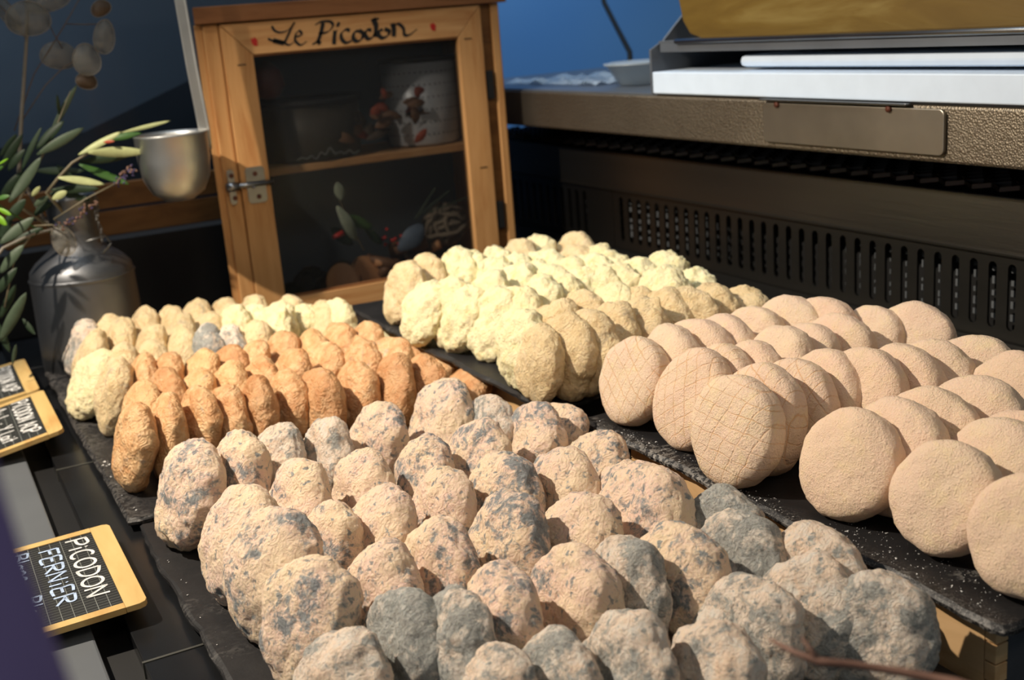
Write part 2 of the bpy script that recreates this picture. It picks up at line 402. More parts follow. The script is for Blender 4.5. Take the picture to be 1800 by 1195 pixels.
# ------------------------------------------------------------------ cheeses
def cheese_mesh(kind, seed, tk, p, a1, a2, a3, nub):
    bm = bmesh.new(); bmesh.ops.create_icosphere(bm, subdivisions=5, radius=1)
    off = Vector((seed * 13.7, seed * 5.1, seed * 9.3)); rr = random.Random(seed * 31)
    sx, sy = 1 + rr.uniform(-.06, .06), 1 + rr.uniform(-.06, .06)
    nd = Vector((rr.uniform(-.3, .3), rr.uniform(-.6, .6), 1)).normalized()
    for v in bm.verts:
        d = v.co.copy(); d.x *= tk
        s = (abs(math.hypot(d.y, d.z)) ** p + abs(d.x / tk) ** p) ** (-1 / p)
        q = d * s; nn = v.co.normalized()
        k = noise.noise(q * 1.6 + off) * a1 + noise.fractal(q * 4.2 + off, .8, 2., 3) * a2
        k += (1 - abs(noise.noise(q * 7 + off)) * 2) * a3 + noise.noise(q * 16 + off) * a3
        q = q + nn * k
        if nub: q += nd * nub * max(0, nn.dot(nd)) ** 60
        q.y *= sx; q.z *= sy
        v.co = q
    me = bpy.data.meshes.new('cheese_' + kind); bm.to_mesh(me); bm.free(); me.materials.append(MAT[kind]); me.shade_smooth(); return me
KIND = {'white': (.37, 3.3, .055, .018, .005), 'net': (.36, 3.5, .045, .012, .004), 'blue': (.42, 2.5, .10, .04, .014), 'grey': (.40, 2.5, .13, .045, .010),
        'brown': (.38, 2.4, .10, .035, .007), 'yellow': (.40, 2.4, .12, .065, .02), 'tan': (.40, 2.5, .11, .045, .010)}
VAR = {}
for kk, n in (('white', 5), ('net', 3), ('blue', 6), ('grey', 4), ('brown', 6), ('yellow', 6), ('tan', 6)):
    VAR[kk] = [cheese_mesh(kk, i + 1 + 10 * len(VAR), *KIND[kk], nub=(.16 if kk in ('yellow', 'tan', 'brown') and i % 3 == 0 else 0)) for i in range(n)]
LOOK = {'white': 'creamy white goat cheese', 'net': 'net-imprinted white goat cheese', 'blue': 'blue-spotted goat cheese',
        'grey': 'grey-moulded goat cheese', 'brown': 'orange-brown goat cheese', 'yellow': 'pale yellow goat cheese', 'tan': 'tan goat cheese'}
ORD = ['leftmost', 'second from left', 'third from left', 'fourth from left', 'fifth from left', 'sixth from left', 'seventh from left', 'eighth from left', 'ninth from left', 'tenth from left', 'eleventh from left']
ROWN = ['nearest row', 'second-nearest row', 'third-nearest row', 'fourth-nearest row', 'fifth-nearest row', 'sixth-nearest row', 'farthest row', 'farthest row']
def place(x, y, kind, label, group, z0, R=.040, yaw=0, lean=20, var=None, rr=random, spin=None):
    tk, p = KIND[kind][:2]; q = p / (p - 1); l = R_(lean)
    h = ((R * math.cos(l)) ** q + (R * tk * math.sin(l)) ** q) ** (1 / q)
    c = onz(x, y, z0 + 2 * h); c.z = z0 + h - .0005
    me = VAR[kind][rr.randrange(len(VAR[kind])) if var is None else var]
    o = bpy.data.objects.new('goat_cheese', me); col.objects.link(o)
    # local x = disc axis; point it to -X, yaw it towards the camera (-Y) and lean it back
    sp = rr.uniform(0, 6.28) if spin is None else spin
    m = Matrix.Rotation(R_(yaw), 4, 'Z') @ Matrix.Rotation(math.pi, 4, 'Z') @ Matrix.Rotation(-l, 4, 'Y') @ Matrix.Rotation(sp, 4, 'X')
    o.matrix_world = Matrix.Translation(c) @ m @ Matrix.Scale(R, 4)
    tag(o, label, 'cheese', group); return o
def rows(trayname, z0, data, group):
    for ri, (kind, row) in enumerate(data):
        for ci, e in enumerate(row):
            rr = random.Random(ri * 100 + ci * 7 + len(trayname))
            x, y = e[:2]; op = dict(e[2]) if len(e) > 2 else {}
            kd = op.pop('k', kind); R = op.pop('R', .040 * rr.uniform(.97, 1.03))
            yaw = op.pop('yaw', rr.uniform(-3, 10)); lean = op.pop('lean', 20 + rr.uniform(-4, 4))
            pos = ORD[ci] if ci < len(row) - 1 else 'rightmost'
            rn = ROWN[ri] if ri < len(data) - 1 else 'farthest row'
            place(x, y, kd, '%s, %s in %s %s' % (LOOK[kd], pos, rn, trayname), group, z0, R, yaw, lean, rr=rr, **op)
D = dict
WHITE = [
 ('white', [(1815, 836, D(yaw=8, lean=24, R=.0385))]),
 ('white', [(1665, 777, D(yaw=10, lean=26, R=.0385)), (1746, 746, D(lean=26, R=.0385)), (1800, 728, D(lean=24))]),
 ('white', [(1495, 725, D(yaw=8, lean=24, R=.0385)), (1573, 707, D(lean=24)), (1628, 688, D(lean=24)), (1712, 671, D(lean=26)), (1778, 629, D(lean=24))]),
 ('white', [(1292, 664, D(k='net', yaw=6, lean=16, R=.0415, var=0)), (1338, 645, D(k='net', lean=16)), (1394, 635, D(k='net', lean=17)), (1447, 619, D(lean=18)), (1517, 621), (1581, 611), (1629, 601), (1706, 589)]),
 ('white', [(1215, 619, D(k='net', lean=20, R=.0405, var=1)), (1262, 608, D(k='net')), (1315, 598), (1366, 578), (1414, 567), (1472, 553), (1530, 537), (1600, 535)]),
 ('white', [(1111, 593, D(k='net', lean=22, R=.0395, var=2)), (1168, 578), (1218, 564), (1265, 556), (1319, 538), (1381, 523), (1440, 526)]),
]
rows('on the right-hand slate', ZR, WHITE, 'white goat cheeses on the right-hand slate')
YEL = [
 ('tan', [(944, 571, D(lean=14, R=.0365)), (992, 552, D(lean=14)), (1031, 550, D(lean=14)), (1074, 534, D(lean=14)), (1121, 522, D(lean=15)), (1165, 511, D(lean=15)), (1205, 507, D(lean=15)), (1245, 498, D(lean=15)), (1302, 498)]),
 ('yellow', [(912, 544, D(lean=18)), (968, 531, D(k='tan')), (1016, 512, D(k='tan')), (1066, 502), (1110, 505, D(k='tan')), (1162, 475, D(R=.045)), (1212, 473)]),
 ('yellow', [(866, 509, D(lean=26)), (899, 505), (939, 491), (977, 483), (1008, 474), (1046, 473), (1078, 467), (1110, 461), (1160, 445)]),
 ('yellow', [(808, 501, D(lean=26)), (851, 480), (901, 465), (933, 461), (962, 465), (993, 452), (1033, 448), (1066, 447)]),
 ('yellow', [(742, 495, D(lean=30)), (790, 490), (862, 456), (899, 449), (948, 442), (1004, 431, D(k='tan')), (1044, 431)]),
 ('yellow', [(704, 458, D(lean=24, k='tan', R=.041)), (744, 446, D(k='tan')), (797, 441), (824, 444), (861, 434), (906, 417, D(k='tan')), (938, 412), (1004, 409, D(k='tan'))]),
]
rows('on the yellow cheese slate', ZR, YEL, 'yellow and tan goat cheeses on the slate by the cabinet')
Lb = D(lean=58, R=.037)
BR = [
 ('brown', [(224, 713, D(yaw=6, lean=16)), (283, 700, D(lean=14)), (339, 684, D(lean=12)), (394, 678, D(lean=10)), (443, 666, D(lean=10)), (500, 653, D(lean=10)), (556, 652, D(lean=12)), (620, 639, D(lean=14)), (684, 632, D(lean=16)), (738, 629), (808, 655, Lb)]),
 ('brown', [(236, 673), (280, 656), (336, 652), (394, 640), (446, 633), (500, 618, D(lean=26)), (562, 602, D(lean=26)), (624, 603), (676, 599), (748, 617, Lb)]),
 ('brown', [(190, 632, D(k='tan')), (236, 626), (280, 623), (343, 616), (392, 610), (437, 602), (485, 584), (536, 585), (583, 574, D(lean=26)), (632, 569), (706, 593, Lb)]),
 ('tan', [(152, 622, D(lean=34, k='yellow')), (200, 604), (252, 600), (306, 580), (350, 574, D(k='grey')), (393, 573, D(k='grey')), (436, 566), (475, 554, D(k='yellow')), (520, 535, D(k='yellow')), (583, 531, D(k='yellow')), (655, 569, D(lean=60, R=.034, k='yellow'))]),
 ('tan', [(150, 584), (203, 561), (256, 573), (308, 556), (353, 548), (400, 541, D(k='yellow')), (440, 536, D(k='yellow')), (480, 535, D(k='yellow'))]),
 ('tan', [(134, 560, D(k='grey')), (180, 552), (241, 545), (286, 542), (334, 530), (384, 527), (438, 519), (497, 521), (556, 530)]),
]
rows('on the back left slate', .012, BR, 'brown and tan goat cheeses on the back left slate')
BLU = [
 ('grey', [(593, 1122, D(yaw=22, R=.036, lean=30)), (858, 1156, D(R=.036, lean=30)), (965, 1131, D(R=.036, lean=28)), (1097, 1092, D(lean=20)), (1246, 1106, D(R=.038, lean=24))]),
 ('grey', [(530, 997, D(k='blue', yaw=26, R=.0415, lean=24)), (706, 1045, D(yaw=10, lean=14)), (797, 1051, D(lean=12)), (872, 996, D(k='blue', R=.041, lean=12)), (1002, 969, D(k='blue', R=.041, lean=16)), (1091, 957, D(lean=18)), (1190, 929, D(k='blue', R=.042)), (1312, 1024, D(R=.038, yaw=10, lean=28)), (1418, 994, D(R=.038, yaw=8, lean=28)), (1540, 1017, D(R=.0375, yaw=24, lean=24))]),
 ('blue', [(465, 903, D(yaw=18, R=.047, lean=22)), (660, 960, D(lean=18)), (762, 921, D(k='blue', lean=14)), (888, 880, D(R=.042)), (1010, 877), (1122, 824, D(R=.046, lean=26)), (1290, 908, D(k='grey', R=.041, lean=24)), (1424, 930, D(k='grey', R=.040, lean=22))]),
 ('blue', [(408, 860, D(yaw=14, R=.045, lean=26)), (573, 891, D(R=.036, lean=16)), (658, 863), (770, 828), (878, 799, D(R=.042)), (986, 792, D(R=.041)), (1098, 815, D(lean=20)), (1256, 867, D(k='grey', R=.038, lean=20))]),
 ('blue', [(514, 814, D(R=.041)), (628, 795), (735, 768), (828, 742, D(R=.042)), (932, 712, D(R=.041)), (1046, 760, D(lean=22, R=.037))]),
 ('blue', [(318, 778, D(yaw=8, R=.046, lean=22)), (412, 766, D(R=.042, lean=12)), (480, 747, D(k='grey')), (562, 734, D(k='grey')), (654, 711, D(lean=22)), (766, 671, D(R=.047, lean=28)), (846, 700, D(k='grey')), (968, 711, D(R=.038, lean=32))]),
]
rows('on the nearest slate', .012, BLU, 'blue-spotted and grey goat cheeses on the nearest slate')

# crumbs and flour on the slates
def crumbs(name, label, areas, z, n, seed, smax=.0016):
    r = random.Random(seed); m = MB()
    for _ in range(n):
        x0, y0, x1, y1 = r.choice(areas); x = r.uniform(x0, x1); y = r.uniform(y0, y1); s = r.uniform(.0003, smax) * r.random()
        vs = [Vector((x, y, z + s * .5)) + Vector([r.uniform(-1, 1) * s, r.uniform(-1, 1) * s, r.uniform(-.4, .6) * s]) for _ in range(4)]
        m.add(vs, [(0, 1, 2), (0, 2, 3), (0, 3, 1), (1, 3, 2)])
    tag(m.build(name, M_chalk), label, 'crumbs', kind='stuff')
crumbs('flour_crumbs', 'white crumbs scattered along the edge of the right-hand slate', [(.495, .40, .503, .84), (.50, .42, .53, .56), (.497, .6, .51, .8)], ZR, 800, 3, .0015)
crumbs('cheese_crumbs', 'tiny pale crumbs at the left edge of the nearest slate', [(.127, .6, .135, .98), (.122, 1.02, .13, 1.2)], .012, 60, 5, .0022)

# ------------------------------------------------------------------ strokes (writing)
def ribbon(m, pts, w, o, r, u, n, sc_, pen=None, off=.0006, close=False):
    P = []
    pts = [Vector((a, b, 0)) for a, b in pts]
    for i in range(len(pts) - 1):                    # Catmull-Rom
        p0 = pts[max(i - 1, 0)]; p1 = pts[i]; p2 = pts[i + 1]; p3 = pts[min(i + 2, len(pts) - 1)]
        for k in range(6):
            t = k / 6; P.append(.5 * ((2 * p1) + (p2 - p0) * t + (2 * p0 - 5 * p1 + 4 * p2 - p3) * t * t + (3 * p1 - p0 - 3 * p2 + p3) * t ** 3))
    P.append(pts[-1]); L = []; Rr = []
    for i, p in enumerate(P):
        d = (P[min(i + 1, len(P) - 1)] - P[max(i - 1, 0)]); d = d.normalized() if d.length > 1e-6 else Vector((1, 0, 0))
        ww = w
        if pen is not None: ww = w * (.22 + .9 * abs(math.sin(math.atan2(d.y, d.x) - pen)))
        nn = Vector((-d.y, d.x, 0)) * ww / 2
        L.append(p + nn); Rr.append(p - nn)
    vs = [o + r * q.x * sc_ + u * q.y * sc_ + n * off for q in L + Rr]; k = len(P)
    m.add(vs, [(i, i + 1, k + i + 1, k + i) for i in range(k - 1)])
def arc(cx_, cy_, rx, ry, a0, a1, n=9): return [(cx_ + rx * math.cos(R_(a0 + (a1 - a0) * i / n)), cy_ + ry * math.sin(R_(a0 + (a1 - a0) * i / n))) for i in range(n + 1)]
GL = {  # (width, strokes) in a 1-high box
 'P': (.6, [[(.08, 0), (.1, 1)], [(.08, .95), (.45, 1), (.55, .75), (.4, .52), (.1, .48)]]), 'i': (.28, [[(.12, 0), (.13, .6)], [(.12, .82), (.16, .88)]]),
 'C': (.6, [arc(.35, .5, .27, .5, 55, 310)]), 'O': (.66, [arc(.33, .5, .27, .46, 90, 450, 12)]), 'D': (.62, [[(.1, 0), (.1, 1)], [(.1, 1), (.45, .85), (.55, .5), (.42, .12), (.1, 0)]]),
 'N': (.66, [[(.08, 0), (.1, 1)], [(.1, 1), (.5, .02)], [(.5, .02), (.54, 1)]]), 'F': (.52, [[(.1, 0), (.1, 1)], [(.1, 1), (.5, 1)], [(.1, .52), (.42, .54)]]),
 'E': (.52, [[(.45, .98), (.1, 1), (.1, .5), (.1, 0), (.47, .02)], [(.1, .52), (.4, .52)]]), 'R': (.6, [[(.1, 0), (.1, 1)], [(.1, 1), (.48, .92), (.48, .6), (.12, .5)], [(.2, .5), (.56, 0)]]),
 'M': (.78, [[(.05, 0), (.12, 1)], [(.12, 1), (.36, .3)], [(.36, .3), (.6, 1)], [(.6, 1), (.7, 0)]]), 'B': (.56, [[(.1, 0), (.1, 1)], [(.1, 1), (.45, .88), (.4, .58), (.1, .53)], [(.1, .53), (.52, .42), (.46, .08), (.1, 0)]]),
 'l': (.24, [[(.12, 0), (.12, 1)]]), 'a': (.46, [arc(.22, .27, .16, .26, 40, 320), [(.38, .55), (.38, 0)]]), 'n': (.46, [[(.08, 0), (.08, .55)], [(.08, .4), (.25, .55), (.37, .4), (.38, 0)]]),
 'c': (.4, [arc(.24, .27, .17, .27, 50, 310)]), '-': (.4, [[(.1, .35), (.2, .37)]]), 'e': (.44, [[(.07, .28), (.36, .32), (.22, .56), (.06, .28), (.2, 0), (.38, .1)]]), 'u': (.44, [[(.06, .55), (.1, .05), (.3, .05), (.34, .55)], [(.34, .55), (.38, 0)]]),
 'A': (.62, [[(.03, 0), (.3, 1)], [(.3, 1), (.56, 0)], [(.12, .38), (.48, .38)]]), 'Y': (.56, [[(.05, 1), (.28, .5)], [(.5, 1), (.2, 0)]]), 'L': (.5, [[(.1, 1), (.1, 0), (.45, .02)]]), 'U': (.6, [[(.08, 1), (.1, .2), (.3, 0), (.48, .2), (.5, 1)]]),
 't': (.34, [[(.16, 1), (.16, 0)], [(.02, .6), (.32, .62)]]), 'f': (.34, [[(.32, .98), (.16, .85), (.14, 0)], [(.02, .55), (.3, .57)]]), "'": (.2, [[(.05, .8), (.15, 1.05)]]), ' ': (.4, []),
}
def write(m, txt, o, r, u, n, h, w=.13, squeeze=1., total=None):
    W = sum(GL[c][0] for c in txt); rr = random.Random(len(txt))
    sx = (total / (W * h)) if total else squeeze
    x = 0
    for c in txt:
        for st in GL[c][1]:
            jy = rr.uniform(-.03, .03)
            ribbon(m, [((x + a) * sx, b + jy) for a, b in st], w, o, r, u, n, h)
        x += GL[c][0]

# ------------------------------------------------------------------ cabinet
Y0 = 1.61
cab = thing('display_cabinet', 'pine wall cabinet with glazed door, painted lettering on top rail', 'cabinet', (.61, Y0, 0))
XL, XR, ZT, DP = .381, .838, .432, .20
def cb(a, b, name, mat, bevel=.0012): return MB().box(a, b).build(name, mat, cab, bevel=bevel)
MB().prism([(XL, Y0 + .004, 0), (XL + .010, Y0 + .004, 0), (XL + .062, Y0 + DP, 0), (XL + .052, Y0 + DP, 0)], (0, 0, ZT)).build('side_panel', M_pine, cab, bevel=.001)
cb((XR - .010, Y0 + .004, .0), (XR, Y0 + DP, ZT), 'side_panel', M_pine)
MB().prism([(XL - .002, Y0 - .012, ZT + .0003), (XR + .006, Y0 - .012, ZT + .0003), (XR + .006, Y0 + DP + .01, ZT + .0003), (XL + .052, Y0 + DP + .01, ZT + .0003)], (0, 0, .022)).build('top_board', M_dkwood, cab, bevel=.0012)['label'] = 'dark brown top board'
cb((XL + .064, Y0 + .004, .0), (XR - .010, Y0 + DP, .012), 'bottom_board', M_pine_h)
cb((XL + .064, Y0 + DP - .006, .012), (XR - .010, Y0 + DP, ZT), 'back_panel', M_dwall)['label'] = 'dark blue-grey back panel'
cb((XL + .010, Y0 - .002, .0), (.4115, Y0 + .012, ZT - .001), 'front_stile', M_pine)
cb((.822, Y0 - .002, .0), (XR - .010 + .006, Y0 + .012, ZT - .001), 'front_stile', M_pine)
cb((.8035, Y0 + .002, .0), (.8215, Y0 + .012, ZT - .001), 'hinge_strip', M_crate)['label'] = 'dark strip behind the hinges'
cb((.462, Y0 + .02, .219), (.755 + .06, Y0 + DP - .008, .230), 'shelf', M_pine_h)
cb((.446, Y0 + .02, .219), (.462, Y0 + DP - .008, .230), 'shelf', M_pine_h)
DX0, DX1, DZ0, DZ1 = .4125, .8025, .004, .4305; GX0, GX1, GZ0, GZ1 = .4535, .7630, .046, .388; yd = Y0 - .006
def rail(poly, name, mat): return MB().prism([(x, yd, z) for x, z in poly], (0, .016, 0)).build(name, mat, cab, bevel=.0008)
g = .0004
door = rail([(DX0, DZ0 + g), (DX0, DZ1 - g), (GX0, GZ1 - g), (GX0, GZ0 + g)], 'door_stile', M_pine)
rail([(DX1, DZ0 + g), (GX1, GZ0 + g), (GX1, GZ1 - g), (DX1, DZ1 - g)], 'door_stile', M_pine)
rail([(DX0 + g, DZ1), (DX1 - g, DZ1), (GX1 - g, GZ1), (GX0 + g, GZ1)], 'door_rail', M_pine_h)
rail([(DX0 + g, DZ0), (GX0 + g, GZ0), (GX1 - g, GZ0), (DX1 - g, DZ0)], 'door_rail', M_pine_h)
MB().box((GX0 - .002, yd + .009, GZ0 - .002), (GX1 + .002, yd + .011, GZ1 + .002)).build('screen_pane', M_pane, cab)['label'] = 'dusky see-through pane'
for (a, b, c_, d_) in ((GX0, GZ0, GX1, GZ0 + .003), (GX0, GZ1 - .003, GX1, GZ1)): cb((a, yd + .003, b), (c_, yd + .009, d_), 'glazing_bead', M_dkwood, 0)
m = MB()
for px, py in ((425, 114), (822, 68), (850, 294), (560, 18)):
    p = ony(px, py, yd - .0004); m.box((p.x - .006, p.y - .0004, p.z - .0007), (p.x + .006, p.y, p.z + .0007))
m.build('staple', M_ink, cab)
# lettering "Le Picodon" measured on the top rail
def lt(px, py): q = ony(430 + px / 5., 20 + py / 5., yd - .0008); return q
def inkstroke(m, pts, w, pen=R_(35)):
    P = [lt(a, b) for a, b in pts]; o = P[0]
    ribbon(m, [((p.x - o.x) * 1000, (p.z - o.z) * 1000) for p in P], w, Vector((o.x, yd - .0007, o.z)), Vector((1, 0, 0)), Vector((0, 0, 1)), Vector((0, -1, 0)), .001, pen=pen, off=0)
m = MB(); S = 5.8
for pts, w_ in (([(240, 128), (262, 168), (310, 185), (365, 172), (410, 135), (440, 95)], 3.2), ([(440, 95), (415, 135), (385, 200), (350, 275)], 5.5), ([(205, 240), (260, 262), (330, 270), (390, 295), (440, 262)], 3.2), ([(250, 255), (300, 268), (345, 280)], 7),
    ([(445, 225), (500, 205), (480, 170), (450, 200), (445, 255), (490, 295), (545, 262)], 3.6),
    ([(690, 100), (670, 190), (640, 275)], 7.5), ([(620, 118), (670, 92), (750, 90), (775, 125), (730, 180), (650, 195)], 4.2), ([(595, 292), (640, 268), (665, 285)], 5.5),
    ([(795, 170), (788, 230), (785, 290)], 6.5), ([(785, 185), (815, 165)], 3.5), ([(812, 108), (832, 122)], 6.5),
    ([(925, 170), (890, 160), (850, 195), (855, 245), (890, 275), (940, 258)], 5.2),
    ([(1005, 170), (965, 185), (955, 235), (985, 262), (1025, 245), (1040, 195), (1005, 168)], 6),
    ([(1115, 165), (1075, 165), (1060, 205), (1085, 240), (1125, 225), (1150, 180)], 6), ([(1128, 62), (1155, 130), (1148, 225)], 7.5), ([(1128, 72), (1180, 62)], 4),
    ([(1215, 160), (1185, 170), (1180, 210), (1210, 232), (1255, 215), (1270, 175), (1230, 155)], 6),
    ([(1300, 105), (1312, 160), (1310, 222)], 7.5), ([(1300, 135), (1350, 110), (1395, 150), (1405, 205), (1450, 205), (1515, 155)], 4.6)):
    inkstroke(m, pts, w_)
m.build('painted_lettering', M_ink, cab)['label'] = 'black painted words Le Picodon'
for cx_, cy_ in ((447, 73), (761, 47)):
    p = ony(cx_, cy_, yd - .0006); poly = [(-5, 6), (-2, 4), (1, 7), (5, 3), (6, -1), (4, -3), (6, -6), (2, -7), (-2, -6), (-5, -1)]
    MB().prism([(p.x + a * .00078, yd - .0002, p.z + b * .00085) for a, b in poly], (0, -.0005, 0)).build('red_flower', M_red, cab)['label'] = 'small red painted flower'
# barrel bolt
def plate(cx0, cx1, pyt, pyb, holes, name, round_=.3):
    a = ony(cx0, pyt, yd); b = ony(cx1, pyb, yd); x0, x1 = a.x, b.x; z1, z0 = a.z, b.z; r = min(x1 - x0, z1 - z0) * round_
    poly = []
    for (ccx, ccz, a0) in ((x1 - r, z1 - r, 0), (x0 + r, z1 - r, 90), (x0 + r, z0 + r, 180), (x1 - r, z0 + r, 270)):
        for k in range(6): q = R_(a0 + k * 18); poly.append((ccx + r * math.cos(q), yd - .0002, ccz + r * math.sin(q)))
    o = MB().prism(poly, (0, -.0016, 0)).build(name, M_steel, cab, bevel=.0003)
    for hx, hy in holes:
        p = ony(hx, hy, yd); s_ = MB(); s_.lathe([(0.0001, 0), (.0032, 0), (.0034, .0006), (.0022, .0012), (.0001, .0012)], n=16)
        s_.v = [(p.x + v[0], yd - .0018 - v[2], p.z + v[1]) for v in s_.v]
        q = s_.build('screw', M_screw, None); q.parent = o; q.location = -Vector(cab['_o'])
    return o
plate(397, 418, 299, 359, ((406, 309), (413, 348)), 'bolt_keeper', .48)
plate(429, 471, 295, 354, ((447.5, 305), (455, 345)), 'bolt_plate', .2)
p0 = ony(399, 330.5, yd - .005); p1 = ony(481, 323.5, yd - .005); p1.z = p0.z
MB().tube([p0, p1], .0034, 14).build('bolt_rod', M_steel, cab, True)
pk = ony(446, 329, yd - .010); MB().tube([pk + Vector((0, .006, 0)), pk, pk + Vector((0, -.002, 0))], [.0016, .002, .0012], 10).build('bolt_knob', M_steel, cab, True)
p0 = ony(397, 330.5, yd); p1 = ony(419, 330.5, yd)
MB().tube([Vector((p0.x, yd - .0035, p0.z)), Vector((p1.x, yd - .0035, p0.z))], .0062, 16).build('bolt_sleeve', M_steel, cab, True)
for hy in (149, 380):
    p = ony(861, hy, Y0); MB().box((.8045, Y0 - .0045, p.z - .021), (.8165, Y0 + .0015, p.z + .021)).build('hinge', M_black, cab, bevel=.001)

# cabinet contents -----------------------------------------------------
pot = thing('cheese_mould', 'perforated metal cheese mould on the cabinet shelf', 'mould', (.735, 1.70, .2305)); pc = (.735, 1.70, .2305)
MB().lathe([(.0001, .001), (.052, .001), (.055, .004), (.058, .125), (.0555, .125), (.0525, .006), (.0001, .004)], pc, 48).build('mould_body', metal('pale_tin', (206, 212, 220), .35, 0, 300, None, .15), pot, True)
MB().lathe([(.0575, .124), (.0615, .126), (.0615, .132), (.0565, .132), (.056, .124)], pc, 48).build('rim', M_black, pot, True)
m = MB()
for r_ in range(6):
    for k in range(22):
        a = R_(180 + k * 8.2 + r_ % 2 * 4); rr = .0556 + .003 * (.018 + r_ * .018) / .125 + .0002; z_ = .018 + r_ * .0185
        c = Vector((pc[0] + rr * math.cos(a), pc[1] + rr * math.sin(a), pc[2] + z_)); n_ = Vector((math.cos(a), math.sin(a), 0)); t_ = Vector((-math.sin(a), math.cos(a), 0))
        vs = [c + n_ * .0004 + t_ * .0013 * math.cos(k2 * 1.0472) + Vector((0, 0, .0013 * math.sin(k2 * 1.0472))) for k2 in range(6)]
        m.add(vs, [(0, 1, 2, 3, 4, 5)])
o = m.build('drain_holes', M_black, pot); tag(o, kind='stuff')
bas = thing('dark_basin', 'dark round basin with chalk scribble on the cabinet shelf', 'basin', (.545, 1.705, .2305)); pc = (.545, 1.705, .2305)
MB().lathe([(.0001, .001), (.075, .001), (.080, .006), (.084, .080), (.081, .080), (.076, .006), (.0001, .004)], pc, 48).build('basin_body', plain('dark_enamel', (58, 52, 42), .5), bas, True)
MB().lathe([(.083, .078), (.088, .081), (.088, .088), (.081, .088), (.080, .078)], pc, 48).build('rim', M_black, bas, True)
m = MB(); rr = random.Random(4); pts = [(i * .8, (.5 + rr.uniform(-.5, .9)) if i % 2 else rr.uniform(-.4, .2)) for i in range(14)]
ribbon(m, pts, .16, Vector((.500, 1.617, .240)), Vector((1, 0, 0)), Vector((0, 0, 1)), Vector((0, -1, 0)), .009); o = m.build('chalk_scribble', M_line, bas)
def leaf_mesh(base, tip, width, fold=.25, nrm=None, bend=0.):
    base = Vector(base); tip = Vector(tip); d = tip - base; L = d.length; dn = d.normalized()
    n_ = Vector(nrm) if nrm is not None else Vector((-.1, -1, .25)); s_ = dn.cross(n_).normalized(); n_ = s_.cross(dn).normalized()
    vs = []; K = 10
    for i in range(K + 1):
        t = i / K; w_ = width / 2 * (math.sin(math.pi * min(1, t * .92 + .04)) ** .8) * (1 if t < .98 else .1)
        c = base + d * t + n_ * bend * L * math.sin(math.pi * t)
        vs += [c + s_ * w_ + n_ * w_ * fold, c - n_ * .0002, c - s_ * w_ + n_ * w_ * fold]
    fs = []
    for i in range(K): a = i * 3; fs += [(a, a + 1, a + 4, a + 3), (a + 1, a + 2, a + 5, a + 4)]
    return vs, fs
def leaf(name, base, tip, width, mat, parent=None, **kw):
    vs, fs = leaf_mesh(base, tip, width, **kw); o = MB().add(vs, fs).build(name, mat, parent, True)
    md = o.modifiers.new('thick', 'SOLIDIFY'); md.thickness = .0005; return o
M_dryl = leafm('dried_red_leaf', (150, 66, 40)); M_dryb = leafm('dried_brown_leaf', (118, 84, 60)); M_sage = leafm('sage_leaf', (150, 160, 140)); M_bluel = leafm('blue_grey_leaf', (98, 112, 130))
M_slice = wood('cut_wood', (206, 150, 104), (180, 118, 78), (8, 8, 8)); M_bark = plain('bark', (70, 56, 44), .8, bump=.5); M_twine = plain('twine', (120, 108, 92), .9, bump=.6, scale=120); M_berry = plain('red_berry', (190, 36, 24), .35)
pile = thing('dried_leaf_bunch', 'bunch of dried red-brown leaves and chillies on the cabinet shelf', 'dried plants', (.665, 1.655, .2305)); rr = random.Random(9)
for k in range(26):
    px = rr.uniform(610, 745); top = 165 if px > 650 else 200; py = rr.uniform(top, 262); b = ony(px, py, 1.645 + rr.uniform(-.012, .02)); a = rr.uniform(-.6, 3.6); L = rr.uniform(.02, .045)
    b.z = max(b.z, .236); tpt = b + Vector((math.cos(a) * L, rr.uniform(-.008, .012), math.sin(a) * L * .7)); tpt.z = max(tpt.z, .234)
    leaf('dried_leaf', b, tpt, rr.uniform(.008, .018), [M_dryb, M_dryl, M_dryb, M_bark][k % 4], pile, bend=.15)
def lying(name, label, cat, px, py, Y, parts): pass
t = thing('bark_log', 'pale cut log slices with bark lying in the cabinet', 'wood slice', (.56, 1.655, .0125))
def disc(name, c, n_, r, th, mat, parent, flat=1.):
    n_ = Vector(n_).normalized(); s_ = n_.cross(Vector((0, 0, 1))).normalized(); u_ = s_.cross(n_); c = Vector(c)
    ring = [c + s_ * r * math.cos(k * .2618) + u_ * r * flat * math.sin(k * .2618) for k in range(24)]
    return MB().prism(ring, n_ * th).build(name, mat, parent, bevel=.0006)
c1 = ony(602, 490, 1.65); c2 = ony(640, 488, 1.655); c3 = ony(575, 512, 1.63)
disc('cut_face', (c1.x, c1.y, .045), (-.5, -1, .5), .024, .008, M_slice, t, 1.2); disc('cut_face', (c2.x, c2.y, .047), (.3, -1, .25), .024, .01, M_slice, t, 1.3); disc('cut_face', (c3.x + .01, c3.y, .026), (0, -1, .6), .012, .006, M_slice, t)
disc('bark', (c1.x + .004, c1.y + .005, .045), (-.5, -1, .5), .027, .004, M_bark, t, 1.2)
